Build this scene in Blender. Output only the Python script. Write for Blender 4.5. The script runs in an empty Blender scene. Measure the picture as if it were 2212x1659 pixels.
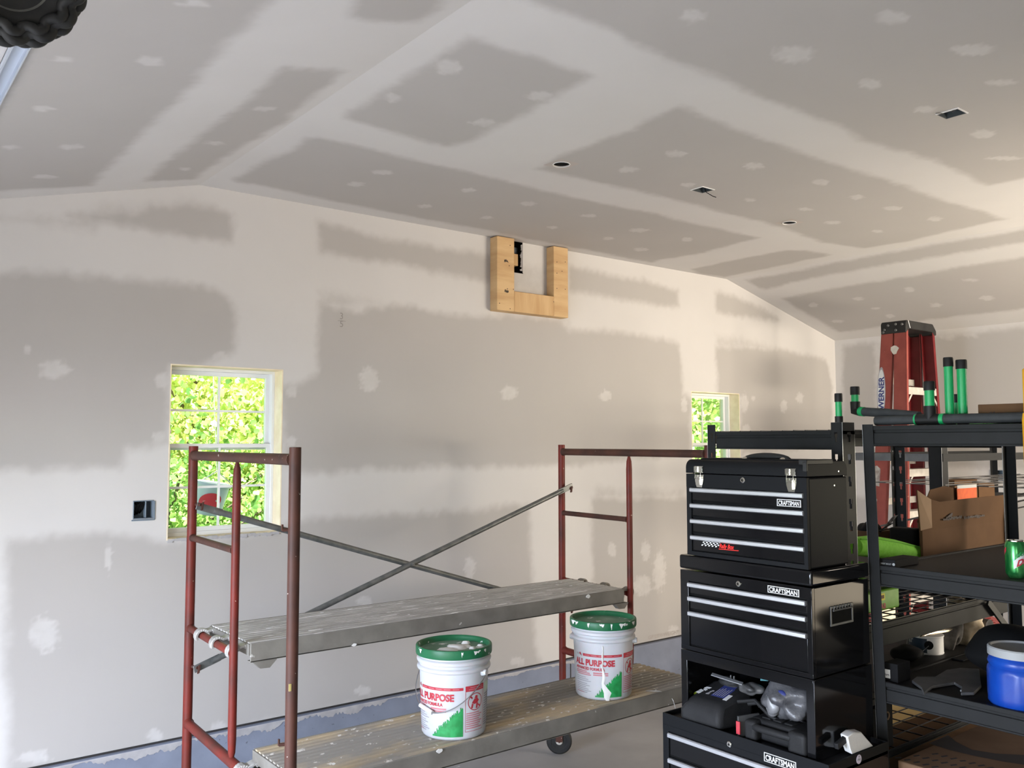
import bpy, bmesh, math, random
import numpy as np
from mathutils import Matrix, Vector, Euler

S = bpy.context.scene
COL = S.collection

# ---------------------------------------------------------------- camera
F_PX, YAW, PITCH, ROLL, D, HC = 1897.98, 0.66581, 0.06590, -0.00096, 4.6699, 1.8729
HCEIL, XR, XC, ZE, XL = 3.2474, 5.9841, 7.5962, 2.8376, 1.5415
SL = (HCEIL - ZE) / (XC - XR)
XW, YN = -1.0, -2.6            # wall on the left, wall behind the camera
ZB = 0.37                      # top of the concrete curb, bottom of the drywall
fw = Vector((math.sin(YAW)*math.cos(PITCH), math.cos(YAW)*math.cos(PITCH), math.sin(PITCH)))
r0 = Vector((math.cos(YAW), -math.sin(YAW), 0)); u0 = r0.cross(fw)
rt = r0*math.cos(ROLL) + u0*math.sin(ROLL); up = -r0*math.sin(ROLL) + u0*math.cos(ROLL)
cd = bpy.data.cameras.new('camera'); cam = bpy.data.objects.new('camera', cd); COL.objects.link(cam)
cd.sensor_width = 36; cd.lens = F_PX/2212*36; cd.clip_start = 0.05; cd.clip_end = 200
cam.matrix_world = Matrix(((rt.x, up.x, -fw.x, 0), (rt.y, up.y, -fw.y, 0), (rt.z, up.z, -fw.z, HC), (0, 0, 0, 1)))
S.camera = cam

# ---------------------------------------------------------------- world, sun, daylight in the left door, added fill lamps
w = bpy.data.worlds.new('sky'); S.world = w; w.use_nodes = True
nt = w.node_tree; bg = nt.nodes['Background']
sky = nt.nodes.new('ShaderNodeTexSky'); sky.sky_type = 'NISHITA'; sky.sun_disc = False
sky.sun_elevation = math.radians(48); sky.sun_rotation = math.radians(120); sky.dust_density = 3; sky.air_density = 1.2
nt.links.new(sky.outputs[0], bg.inputs[0]); bg.inputs[1].default_value = .40
sd = bpy.data.lights.new('sun', 'SUN'); sd.energy = 34.0; sd.angle = math.radians(1); sd.color = (1, .97, .91)
sun = bpy.data.objects.new('sun', sd); COL.objects.link(sun)
sun.rotation_euler = Vector((0.12, 0.48, -0.87)).to_track_quat('-Z', 'Y').to_euler()
def area(name, loc, direction, sx, sy, power, color):
    l = bpy.data.lights.new(name, 'AREA'); l.shape = 'RECTANGLE'; l.size = sx; l.size_y = sy; l.energy = power; l.color = color
    o = bpy.data.objects.new(name, l); COL.objects.link(o); o.location = loc
    o.rotation_euler = Vector(direction).to_track_quat('-Z', 'Z').to_euler(); return o
area('daylight_left_door', (-2.8, 1.8, 3.0), (1, .40, -.60), 4.6, 2.4, 2100, (.71, .80, 1.0))
area('fill_back_left', (-2.6, -1.6, 2.2), (1, .55, -.12), 3.0, 2.4, 300, (1.0, .97, .94))  # added fill lamp, stands in for sunlit bounce from behind left
area('added_warm_lamp', (6.2, -.6, 1.75), (.02, 1, .12), 2.0, 1.0, 145, (1.0, .88, .74)).data.spread = math.radians(125)  # added unseen lamp, warms the right end of the long wall
S.view_settings.view_transform = 'Standard'; S.view_settings.look = 'None'
S.view_settings.gamma = 1; S.view_settings.use_curve_mapping = False; S.view_settings.exposure = 0.0

# ---------------------------------------------------------------- helpers
def pxray(u, v): return fw + rt*((u-1106)/F_PX) - up*((v-829.5)/F_PX)
def P(u, v, ax, val):                     # the point of a real plane (x, y or z = val) seen at a pixel
    d = pxray(u, v); o = Vector((0, 0, HC)); t = (val-o[ax])/d[ax]; return o + d*t
def Pd(u, v, dist): return Vector((0, 0, HC)) + pxray(u, v)*dist

def link(name, me, m, parent=None):
    o = bpy.data.objects.new(name, me); COL.objects.link(o)
    if m: me.materials.append(m) if not isinstance(m, (list, tuple)) else [me.materials.append(q) for q in m]
    if parent:
        o.parent = parent
        o.matrix_parent_inverse = wm(parent).inverted()
    return o
def wm(o):
    M = Matrix.LocRotScale(o.location, o.rotation_euler, o.scale)
    return (wm(o.parent) @ o.matrix_parent_inverse @ M) if o.parent else M
def tag(o, label=None, cat=None, group=None, kind=None):
    if label: o['label'] = label
    if cat: o['category'] = cat
    if group: o['group'] = group
    if kind: o['kind'] = kind
    return o
def thing(name, loc, label=None, cat=None, group=None, kind=None):
    o = bpy.data.objects.new(name, None); COL.objects.link(o); o.location = loc; o.empty_display_size = .1
    return tag(o, label, cat, group, kind)

class MB:
    def __init__(s): s.v = []; s.f = []; s.mi = []; s.cur = 0
    def add(s, vs, fs):
        n = len(s.v); s.v += [tuple(q) for q in vs]; s.f += [tuple(i+n for i in f) for f in fs]; s.mi += [s.cur]*len(fs); return s
    def box(s, x0, x1, y0, y1, z0, z1):
        s.nb = getattr(s, 'nb', -1)+1; e = .00011*(s.nb % 5); x0, x1 = x0-e, x1+e; y0, y1 = y0-e, y1+e; z0, z1 = z0-e, z1+e   # no coplanar overlaps
        return s.hexa([(x0,y0,z0),(x1,y0,z0),(x1,y1,z0),(x0,y1,z0),(x0,y0,z1),(x1,y0,z1),(x1,y1,z1),(x0,y1,z1)])
    def hexa(s, vs): return s.add(vs, [(0,3,2,1),(4,5,6,7),(0,1,5,4),(1,2,6,5),(2,3,7,6),(3,0,4,7)])
    def obox(s, c, ax, ay, az):           # centre and three half vectors
        c = Vector(c); ax = Vector(ax); ay = Vector(ay); az = Vector(az)
        return s.hexa([c-ax-ay-az, c+ax-ay-az, c+ax+ay-az, c-ax+ay-az, c-ax-ay+az, c+ax-ay+az, c+ax+ay+az, c-ax+ay+az])
    def tube(s, pts, r, n=12, caps=True, squash=None):
        pts = [Vector(q) for q in pts]; rs = r if isinstance(r, (list, tuple)) else [r]*len(pts)
        rings = []; nrm = None
        for i, q in enumerate(pts):
            t = (pts[min(i+1, len(pts)-1)] - pts[max(i-1, 0)]).normalized()
            if nrm is None:
                a = Vector((0, 0, 1)) if abs(t.z) < .9 else Vector((1, 0, 0)); nrm = t.cross(a).normalized()
            else: nrm = (nrm - t*nrm.dot(t)).normalized()
            b = t.cross(nrm)
            rings.append([q + (nrm*math.cos(2*math.pi*k/n) + b*math.sin(2*math.pi*k/n))*rs[i] for k in range(n)])
        vs = [q for R_ in rings for q in R_]; fs = []
        for i in range(len(pts)-1):
            for k in range(n): fs.append((i*n+k, i*n+(k+1) % n, (i+1)*n+(k+1) % n, (i+1)*n+k))
        if caps: fs.append(tuple(range(n-1, -1, -1))); fs.append(tuple((len(pts)-1)*n+k for k in range(n)))
        return s.add(vs, fs)
    def lathe(s, prof, c, n=32, axis=Vector((0, 0, 1)), squash=1.0):
        axis = Vector(axis).normalized(); a = Vector((1, 0, 0)) if abs(axis.x) < .9 else Vector((0, 1, 0))
        e1 = (a - axis*a.dot(axis)).normalized(); e2 = axis.cross(e1); c = Vector(c); vs = []; fs = []
        for r, z in prof:
            for k in range(n):
                t = 2*math.pi*k/n; vs.append(c + axis*z + e1*(r*math.cos(t)) + e2*(r*math.sin(t)*squash))
        for i in range(len(prof)-1):
            for k in range(n): fs.append((i*n+k, i*n+(k+1) % n, (i+1)*n+(k+1) % n, (i+1)*n+k))
        if prof[0][0] > 1e-5: fs.append(tuple(range(n-1, -1, -1)))
        if prof[-1][0] > 1e-5: fs.append(tuple((len(prof)-1)*n+k for k in range(n)))
        return s.add(vs, fs)
    def prism(s, poly, off):              # planar polygon pushed along a vector
        poly = [Vector(q) for q in poly]; off = Vector(off); n = len(poly)
        vs = poly + [q+off for q in poly]
        fs = [tuple(range(n-1, -1, -1)), tuple(range(n, 2*n))] + [(i, (i+1) % n, n+(i+1) % n, n+i) for i in range(n)]
        return s.add(vs, fs)
    def build(s, name, m, parent=None, smooth=35, bevel=0, seg=2, sub=0):
        me = bpy.data.meshes.new(name); me.from_pydata(s.v, [], s.f); 
        if any(s.mi): me.polygons.foreach_set('material_index', s.mi)
        me.validate()
        bm = bmesh.new(); bm.from_mesh(me); bmesh.ops.recalc_face_normals(bm, faces=bm.faces[:]); bm.to_mesh(me); bm.free()
        if smooth:
            me.polygons.foreach_set('use_smooth', [True]*len(me.polygons)); me.set_sharp_from_angle(angle=math.radians(smooth))
        o = link(name, me, m, parent)
        if sub: md = o.modifiers.new('s', 'SUBSURF'); md.levels = sub; md.render_levels = sub
        if bevel:
            md = o.modifiers.new('b', 'BEVEL'); md.width = bevel; md.segments = seg; md.limit_method = 'ANGLE'; md.angle_limit = math.radians(40)
            md.harden_normals = False
        return o
def box(name, b, m, parent=None, bevel=0): return MB().box(*b).build(name, m, parent, bevel=bevel)

def mat(name, col, rough=.6, metal=0, col2=None, scale=8, amount=1.0, bump=0, bscale=60, detail=4, lo=.35, hi=.65, coat=0, trans=0, spec=.5, stretch=None, col3=None, s3=30, t3=.68, bdist=.002):
    m = bpy.data.materials.new(name); m.use_nodes = True; n = m.node_tree.nodes; L = m.node_tree.links
    b = n['Principled BSDF']; b.inputs['Base Color'].default_value = (*col, 1); b.inputs['Roughness'].default_value = rough
    b.inputs['Metallic'].default_value = metal; b.inputs['Specular IOR Level'].default_value = spec
    if coat: b.inputs['Coat Weight'].default_value = coat
    if trans: b.inputs['Transmission Weight'].default_value = trans
    tc = n.new('ShaderNodeTexCoord'); src = tc.outputs['Object']
    if stretch:
        mp = n.new('ShaderNodeMapping'); mp.inputs['Scale'].default_value = stretch; L.new(src, mp.inputs[0]); src = mp.outputs[0]
    if col2:
        t = n.new('ShaderNodeTexNoise'); t.inputs['Scale'].default_value = scale; t.inputs['Detail'].default_value = detail; L.new(src, t.inputs[0])
        rp = n.new('ShaderNodeMapRange'); rp.inputs[1].default_value = lo; rp.inputs[2].default_value = hi; rp.inputs[4].default_value = amount; L.new(t.outputs[0], rp.inputs[0])
        mx = n.new('ShaderNodeMix'); mx.data_type = 'RGBA'; L.new(rp.outputs[0], mx.inputs[0])
        mx.inputs[6].default_value = (*col, 1); mx.inputs[7].default_value = (*col2, 1); out = mx.outputs[2]
        if col3:
            t = n.new('ShaderNodeTexNoise'); t.inputs['Scale'].default_value = s3; t.inputs['Detail'].default_value = 5; L.new(src, t.inputs[0])
            rp = n.new('ShaderNodeMapRange'); rp.inputs[1].default_value = t3; rp.inputs[2].default_value = t3+.03; L.new(t.outputs[0], rp.inputs[0])
            m3 = n.new('ShaderNodeMix'); m3.data_type = 'RGBA'; L.new(rp.outputs[0], m3.inputs[0]); L.new(out, m3.inputs[6]); m3.inputs[7].default_value = (*col3, 1); out = m3.outputs[2]
        L.new(out, b.inputs['Base Color'])
    if bump:
        t = n.new('ShaderNodeTexNoise'); t.inputs['Scale'].default_value = bscale; t.inputs['Detail'].default_value = 5; L.new(src, t.inputs[0])
        bp = n.new('ShaderNodeBump'); bp.inputs['Strength'].default_value = bump; bp.inputs['Distance'].default_value = bdist
        L.new(t.outputs[0], bp.inputs['Height']); L.new(bp.outputs[0], b.inputs['Normal'])
    return m
def drywall(name):
    m = mat(name, (.43, .385, .345), .85, spec=.2); n = m.node_tree.nodes; L = m.node_tree.links; b = n['Principled BSDF']
    at = n.new('ShaderNodeAttribute'); at.attribute_name = 'mud'
    tc = n.new('ShaderNodeTexCoord')
    t = n.new('ShaderNodeTexNoise'); t.inputs['Scale'].default_value = 22; t.inputs['Detail'].default_value = 5; L.new(tc.outputs['Object'], t.inputs[0])
    a = n.new('ShaderNodeMath'); a.operation = 'MULTIPLY_ADD'; a.inputs[1].default_value = .35; a.inputs[2].default_value = -.175; L.new(t.outputs[0], a.inputs[0])
    s = n.new('ShaderNodeMath'); s.operation = 'ADD'; L.new(at.outputs['Fac'], s.inputs[0]); L.new(a.outputs[0], s.inputs[1])
    mr = n.new('ShaderNodeMapRange'); mr.interpolation_type = 'SMOOTHSTEP'; mr.inputs[1].default_value = .1; mr.inputs[2].default_value = .95; L.new(s.outputs[0], mr.inputs[0])
    t2 = n.new('ShaderNodeTexNoise'); t2.inputs['Scale'].default_value = 2.2; t2.inputs['Detail'].default_value = 6; L.new(tc.outputs['Object'], t2.inputs[0])
    mu = n.new('ShaderNodeMix'); mu.data_type = 'RGBA'; L.new(t2.outputs[0], mu.inputs[0]); mu.inputs[6].default_value = (.565, .545, .52, 1); mu.inputs[7].default_value = (.63, .61, .585, 1)
    pa = n.new('ShaderNodeMix'); pa.data_type = 'RGBA'; L.new(t2.outputs[0], pa.inputs[0]); pa.inputs[6].default_value = (.42, .397, .372, 1); pa.inputs[7].default_value = (.455, .432, .406, 1)
    mx = n.new('ShaderNodeMix'); mx.data_type = 'RGBA'; L.new(mr.outputs[0], mx.inputs[0]); L.new(pa.outputs[2], mx.inputs[6]); L.new(mu.outputs[2], mx.inputs[7]); L.new(mx.outputs[2], b.inputs['Base Color'])
    t3 = n.new('ShaderNodeTexNoise'); t3.inputs['Scale'].default_value = 30; L.new(tc.outputs['Object'], t3.inputs[0])
    bp = n.new('ShaderNodeBump'); bp.inputs['Strength'].default_value = .12; bp.inputs['Distance'].default_value = .003; L.new(t3.outputs[0], bp.inputs['Height']); L.new(bp.outputs[0], b.inputs['Normal'])
    return m

def text(s, size, m, name, parent, org, ex, ey, offset=0.0, shear=0, thick=.0004, center=False, warp=None, sx=1.0, space=1.0):
    cu = bpy.data.curves.new('t', 'FONT'); cu.body = s; cu.size = size; cu.offset = offset*size; cu.shear = shear; cu.space_character = space; cu.resolution_u = 3
    if center: cu.align_x = 'CENTER'
    o = bpy.data.objects.new('t', cu); COL.objects.link(o); bpy.context.view_layer.update()
    me = bpy.data.meshes.new_from_object(o.evaluated_get(bpy.context.evaluated_depsgraph_get())); bpy.data.objects.remove(o)
    org = Vector(org); ex = Vector(ex); ey = Vector(ey); ez = ex.cross(ey).normalized()
    for v in me.vertices:
        x, y = v.co.x*sx, v.co.y
        v.co = warp(x, y) if warp else org + ex*x + ey*y + ez*thick
    me.materials.clear()
    return link(name, me, m, parent)

def marks(name, m, parent, org, ex, ey, w_, h_, n, seed=1, thick=.0004):    # illegible print: a run of small dark strokes
    rr = random.Random(seed); org = Vector(org); ex = Vector(ex).normalized(); ey = Vector(ey).normalized(); ez = ex.cross(ey); mb = MB()
    for i in range(n):
        c = org+ex*(w_*(i+.5)/n)+ey*(h_*rr.uniform(.35, .65)); mb.obox(c, ex*(w_/n*.42), ey*(h_*rr.uniform(.22, .5))+ex*h_*rr.uniform(-.15, .15), ez*thick)
    return mb.build(name, m, parent, smooth=0)
# ---------------------------------------------------------------- materials
M_DRY = drywall('taped_drywall')
M_WOOD = mat('pine', (.62, .42, .21), .7, col2=(.50, .31, .14), scale=3, stretch=(1, 1, 6), bump=.15)
M_WOODX = mat('pine_across', (.60, .40, .20), .7, col2=(.49, .30, .13), scale=3, stretch=(6, 1, 1), bump=.15)
M_CREAM = mat('bare_wood_jamb', (.86, .76, .56), .7, col2=(.76, .64, .44), scale=12)
M_VINYL = mat('white_vinyl', (.78, .79, .78), .35)
M_CONC = mat('concrete_floor', (.31, .30, .29), .75, col2=(.26, .25, .24), scale=2.5, col3=(.55, .54, .52), s3=9, t3=.70, bump=.3, bscale=50)
M_CURB = mat('blue_grey_curb', (.22, .245, .31), .8, col2=(.185, .205, .26), scale=6, col3=(.12, .13, .16), s3=45, t3=.70, bump=.4)
M_MUDS = mat('dried_mud_smear', (.44, .425, .42), .85, col2=(.34, .33, .335), scale=14)
M_GAP = mat('dark_gap', (.03, .027, .025), .9)
M_RED = mat('rusty_red_paint', (.165, .020, .013), .5, spec=.25, col2=(.065, .020, .014), scale=7, lo=.3, hi=.72, col3=(.42, .34, .28), s3=55, t3=.735, bump=.25, bscale=120)
M_BRN = mat('rusty_brown_paint', (.085, .033, .022), .55, spec=.25, col2=(.045, .022, .017), scale=9, lo=.3, hi=.7, col3=(.55, .50, .44), s3=40, t3=.70, bump=.25)
M_BRACE = mat('dull_galvanised_brace', (.12, .13, .125), .45, metal=.6, col2=(.20, .20, .19), scale=20, bump=.2)
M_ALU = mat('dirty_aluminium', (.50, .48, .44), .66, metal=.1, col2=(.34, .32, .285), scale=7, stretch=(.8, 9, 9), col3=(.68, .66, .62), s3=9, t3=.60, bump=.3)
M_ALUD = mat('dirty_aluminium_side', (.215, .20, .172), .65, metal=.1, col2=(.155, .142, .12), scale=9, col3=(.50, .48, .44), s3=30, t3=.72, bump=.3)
M_DUST = mat('sawdust_deck', (.29, .265, .225), .8, col2=(.47, .37, .235), scale=2.6, lo=.46, hi=.62, stretch=(1, 2.0, 1), col3=(.66, .62, .55), s3=24, t3=.64, bump=.5, bscale=90)
M_HOOK = mat('cast_hook', (.50, .49, .46), .55, metal=.4, col2=(.34, .32, .29), scale=30)
M_RUBBER = mat('black_rubber', (.012, .012, .012), .6, spec=.3, col2=(.022, .022, .020), scale=15, bump=.2)
M_PAIL = mat('translucent_white_plastic', (.54, .545, .57), .38, col2=(.48, .485, .50), scale=6, spec=.5)
M_PAIL.node_tree.nodes['Principled BSDF'].inputs['Subsurface Weight'].default_value = .15
M_LID = mat('green_lid', (.008, .10, .035), .4, spec=.3, col2=(.018, .13, .055), scale=14, col3=(.62, .62, .60), s3=26, t3=.665)
M_LIDTOP = mat('dusty_green_lid_top', (.06, .17, .10), .6, col2=(.17, .26, .20), scale=9, col3=(.66, .66, .64), s3=18, t3=.64)
M_MUD = mat('dried_joint_compound', (.72, .71, .68), .8, bump=.5, bscale=80)
M_WIRE = mat('zinc_wire', (.45, .45, .45), .3, metal=1)
M_PRED = mat('print_red', (.40, .018, .032), .5, col2=(.44, .035, .05), scale=40)
M_PGRN = mat('print_green', (.01, .20, .045), .5, col2=(.02, .30, .08), scale=35)
M_PGRY = mat('print_grey', (.30, .29, .31), .6)
M_PPNK = mat('print_faded_red', (.48, .17, .19), .6)
M_PLGN = mat('print_pale_green', (.50, .60, .48), .6)
M_WHITE = mat('white_plastic', (.75, .75, .74), .4)
M_TBX = mat('black_wrinkle_paint', (.008, .0085, .0095), .55, spec=.10, bump=.25, bscale=400, bdist=.0006)
M_GLOSS = mat('black_gloss_paint', (.0055, .0055, .006), .10, spec=.30, bump=.03, bscale=9)
M_DARK = mat('black_recess', (.004, .004, .004), .8, spec=.1)
M_STRIP = mat('brushed_aluminium_strip', (.62, .63, .65), .34, metal=.75)
M_CHROME = mat('chrome', (.70, .69, .64), .16, metal=1, bump=.2, bscale=120)
M_RACK = mat('black_powder_coat', (.016, .0165, .0165), .5, spec=.10, col2=(.018, .0185, .019), scale=20, bump=.2, bscale=300, bdist=.0006)
M_DECK = mat('black_particle_board', (.012, .0115, .0115), .55, spec=.2, bump=.1)
M_EDGE = mat('steel_and_edge_glint', (.42, .43, .44), .35, metal=.6)
M_SILV = mat('print_silver', (.62, .62, .62), .4)
M_BLWIRE = mat('black_wire', (.02, .02, .02), .3, metal=.3)
M_CHWIRE = mat('chrome_wire', (.09, .085, .08), .4, metal=.3)
M_PIPE = mat('grey_foam_pipe', (.032, .035, .038), .7, spec=.2, col2=(.045, .048, .05), scale=20)
M_FIT = mat('black_fitting', (.010, .010, .010), .5, spec=.25)
M_GTAPE = mat('green_tape', (.008, .30, .09), .38, bump=.4, bscale=60)
M_LADR = mat('red_fibreglass', (.27, .062, .046), .55, spec=.3, col2=(.22, .045, .036), scale=10, col3=(.55, .35, .28), s3=30, t3=.73)
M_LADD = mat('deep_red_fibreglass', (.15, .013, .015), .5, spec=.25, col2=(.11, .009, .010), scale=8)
M_CAP = mat('black_plastic_cap', (.013, .013, .013), .5, spec=.25, col2=(.022, .022, .021), scale=12)
M_STEP = mat('aluminium_step', (.62, .59, .53), .45, metal=.4, col2=(.5, .47, .42), scale=20)
M_CARD = mat('cardboard', (.10, .056, .029), .85, spec=.1, col2=(.082, .045, .023), scale=6)
M_CARDL = mat('pale_cardboard', (.22, .135, .07), .8, col2=(.18, .11, .058), scale=6)
M_CARDP = mat('dark_print_on_cardboard', (.035, .025, .022), .8)
M_LIME = mat('lime_plastic', (.13, .34, .02), .45, col2=(.17, .40, .04), scale=20)
M_BLUE = mat('blue_tub_plastic', (.004, .035, .27), .30, spec=.3, col2=(.007, .055, .33), scale=14, bump=.25, bscale=14)
M_GREYLID = mat('grey_lid', (.30, .31, .31), .55)
M_BLACK = mat('matt_black', (.007, .007, .0075), .75, spec=.15, bump=.4, bscale=40)
M_CASE = mat('moulded_black_case', (.013, .013, .0135), .6, spec=.2, col2=(.018, .018, .0185), scale=20, bump=.3, bscale=200)
M_GREYM = mat('dull_grey_steel', (.11, .11, .11), .45, metal=.5, col2=(.15, .15, .145), scale=14)
M_ORNG = mat('orange_label', (.50, .09, .02), .7, spec=.2, col2=(.42, .07, .02), scale=40)
M_YEL = mat('yellow_plastic', (.72, .38, .01), .4, col2=(.62, .30, .01), scale=9)
M_CREAMY = mat('cream_cloth', (.55, .47, .34), .9, col2=(.38, .30, .20), scale=30, bump=.6)
M_CORD = mat('red_cord', (.17, .012, .010), .6, spec=.2)
M_TEAL = mat('dark_teal_label', (.005, .018, .035), .5, col2=(.006, .024, .045), scale=20)
M_BOXGREY = mat('blue_grey_box_plastic', (.16, .20, .24), .5)
M_BAG = mat('crumpled_clear_bag', (.10, .10, .105), .35, col2=(.03, .03, .035), scale=14, bump=.9, bscale=22, bdist=.01)
M_BBLUE = mat('blue_print', (.025, .035, .16), .5)
M_LTRACK = mat('pale_blue_steel', (.55, .60, .68), .4, metal=.2)

# ---------------------------------------------------------------- the shell: drywall with taped joints
def lines(a, b, step, extra=(), coarse=None):
    L_ = list(np.arange(a, b, step)) + [b]
    if coarse: L_ = list(np.arange(coarse[0], a, .5)) + L_
    L_ = np.array(sorted(L_))
    for e in extra: L_[np.argmin(abs(L_-e))] = e
    return np.unique(L_)
def smooth_noise(U, V, k, seed):
    rs = np.random.RandomState(seed); o = np.zeros_like(U)
    for i in range(9):
        a, f, ph = rs.rand()*6.28, k*(1+2.2*rs.rand()), rs.rand()*6.28
        o += np.sin((U*math.cos(a)+V*math.sin(a))*f+ph)
    return o/9
def sdist(U, V, poly):
    d = np.full(U.shape, 1e9); ins = np.zeros(U.shape, bool); n = len(poly)
    for i in range(n):
        ax, ay = poly[i]; bx, by = poly[(i+1) % n]; ex, ey = bx-ax, by-ay; l2 = ex*ex+ey*ey+1e-12
        t = np.clip(((U-ax)*ex+(V-ay)*ey)/l2, 0, 1); d = np.minimum(d, np.hypot(U-ax-t*ex, V-ay-t*ey))
        c = ((ay > V) != (by > V)) & (U < (bx-ax)*(V-ay)/(by-ay+1e-12)+ax); ins ^= c
    return np.where(ins, -d, d)
def surface(name, us, vs, fn, papers, spots, holes=(), out=None, halfs=(), seed=1, soft=.045):
    U, V = np.meshgrid(us, vs, indexing='ij')
    nz = smooth_noise(U, V, 14, seed)*.022 + smooth_noise(U, V, 45, seed+5)*.012 + smooth_noise(U, V, 3, seed+9)*.012
    m = np.ones(U.shape)
    for pl in papers:
        m = np.minimum(m, np.clip((sdist(U, V, pl)+nz)/soft*.5+.5, 0, 1))
    for pl in halfs:
        m = np.minimum(m, .5+.5*np.clip((sdist(U, V, pl)+nz)/soft*.5+.5, 0, 1))
    for (cu, cv, a, b, ang) in spots:
        du, dv = U-cu, V-cv; p = (du*math.cos(ang)+dv*math.sin(ang))/a; q = (-du*math.sin(ang)+dv*math.cos(ang))/b
        r = np.hypot(p, q) + nz*7 + smooth_noise(U, V, 60, seed+77)*.45
        m = np.maximum(m, .62*np.clip((1.15-r)/.45, 0, 1))
    n1, n2 = len(us), len(vs); Pt = fn(U, V); co = np.stack(Pt, -1).reshape(-1, 3)
    idx = np.arange(n1*n2).reshape(n1, n2)
    q = np.stack([idx[:-1, :-1], idx[1:, :-1], idx[1:, 1:], idx[:-1, 1:]], -1)
    uc = (us[:-1]+us[1:])[:, None]/2 + 0*(vs[:-1]+vs[1:])[None]/2; vc = 0*uc + ((vs[:-1]+vs[1:])/2)[None]
    keep = np.ones(uc.shape, bool)
    for (a, b, c, d) in holes: keep &= ~((uc > a) & (uc < b) & (vc > c) & (vc < d))
    if out is not None: keep &= out(uc, vc)
    q = q[keep].reshape(-1, 4)
    me = bpy.data.meshes.new(name)
    me.vertices.add(len(co)); me.vertices.foreach_set('co', co.ravel()); me.loops.add(q.size); me.loops.foreach_set('vertex_index', q.ravel().astype(np.int32))
    me.polygons.add(len(q)); me.polygons.foreach_set('loop_start', np.arange(0, q.size, 4, dtype=np.int32)); me.polygons.foreach_set('loop_total', np.full(len(q), 4, np.int32))
    me.update(calc_edges=True); me.validate()
    at = me.attributes.new('mud', 'FLOAT', 'POINT'); at.data.foreach_set('value', m.ravel().astype(np.float32))
    return tag(link(name, me, M_DRY), kind='structure')
def pw(l): return [(P(u, v, 1, D).x, P(u, v, 1, D).z) for u, v in l]
def pc(l): return [(P(u, v, 2, HCEIL).x, P(u, v, 2, HCEIL).y) for u, v in l]
def pr(l): return [(P(u, v, 0, XC).y, P(u, v, 0, XC).z) for u, v in l]
def slope_pt(u, v, side):                 # sloped ceiling planes, returns (x, y)
    d = pxray(u, v)
    # z = HCEIL - SL*(x-XR)  or  z = HCEIL - SL*(XL-x)
    if side > 0: t = (HCEIL+SL*XR-HC)/(d.z+SL*d.x)
    else: t = (HCEIL-SL*XL-HC)/(d.z-SL*d.x)
    return (d.x*t, d.y*t)
def spots_from(l, f):
    o = []
    for u, v, a, b in l:
        c = f([(u, v)])[0]; e = f([(u+a, v)])[0]; g = f([(u, v-b)])[0]
        A = np.array([[e[0]-c[0], g[0]-c[0]], [e[1]-c[1], g[1]-c[1]]]); Uu, s, _ = np.linalg.svd(A)
        o.append((c[0], c[1], s[0], max(s[1], .02), math.atan2(Uu[1, 0], Uu[0, 0])))
    return o

WIN = [(1.414, 2.031, 1.371, 2.280), (5.504, 6.123, 1.371, 2.280)]
BOXL = (1.247, 1.348, 1.487, 1.580)       # electrical box in the long wall (x0, x1, z0, z1)
HOLE = (3.600, 3.762, 3.035, HCEIL)        # ragged opening behind the pine frame
wall_papers = [pw(l) for l in [
 [(-250,583),(-50,590),(60,588),(120,592),(300,605),(460,622),(496,645),(507,680),(507,760),(440,785),(365,792),(362,955),(330,962),(270,966),(262,1010),(100,1012),(-50,1010),(-250,1006)],
 [(146,466),(298,458),(325,443),(347,442),(434,444),(461,451),(504,463),(504,523),(439,513),(331,500),(230,480)],
 [(687,480),(735,492),(782,505),(880,524),(961,538),(1037,549),(1068,556),(1068,611),(1004,600),(866,573),(798,562),(692,545)],
 [(692,655),(735,668),(782,676),(795,661),(890,660),(960,676),(1010,686),(1095,682),(1205,692),(1228,716),(1290,712),(1370,722),(1440,733),(1465,745),(1472,818),(1474,850),(1492,862),(1492,976),(1480,984),(1366,991),(1307,1000),(1160,1005),(1000,1008),(800,1012),(645,1020),(620,1002),(612,840),(655,832),(684,800)],
 [(1229,579),(1286,585),(1327,598),(1390,605),(1403,612),(1449,622),(1466,624),(1467,663),(1426,661),(1376,651),(1290,637),(1229,628)],
 [(1543.6,628.5),(1584,641),(1622,655),(1652,671),(1684,691),(1643,689),(1584,681),(1546,676)],
 [(1546,749),(1675,753),(1747,769),(1782,776),(1791,790),(1796,832),(1797,965),(1700,972),(1603,982),(1600,858),(1552,850)],
 [(18,1168),(230,1152),(300,1160),(358,1172),(560,1152),(640,1125),(900,1112),(1000,1105),(1145,1087),(1149,1200),(1150,1300),(1156,1390),(1170,1440),(1000,1470),(200,1640),(18,1690)],
 [(1277,1077),(1480,1075),(1800,1070),(1800,1300),(1500,1345),(1470,1378),(1373,1400),(1290,1420),(1284,1300)],
]]
wall_halfs = [pw(l) for l in [
 [(-200,455),(0,466),(146,466),(220,440),(420,428),(440,446),(230,480),(200,504),(100,490),(0,478),(-200,470)],
 [(688,628),(740,632),(800,644),(840,658),(692,672)],
 [(1289,1050),(1480,1055),(1480,1080),(1277,1080)],
 [(1546,724),(1600,728),(1680,748),(1700,760),(1546,756)],
 [(1068,560),(1229,582),(1229,700),(1068,680)],
]]
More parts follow.
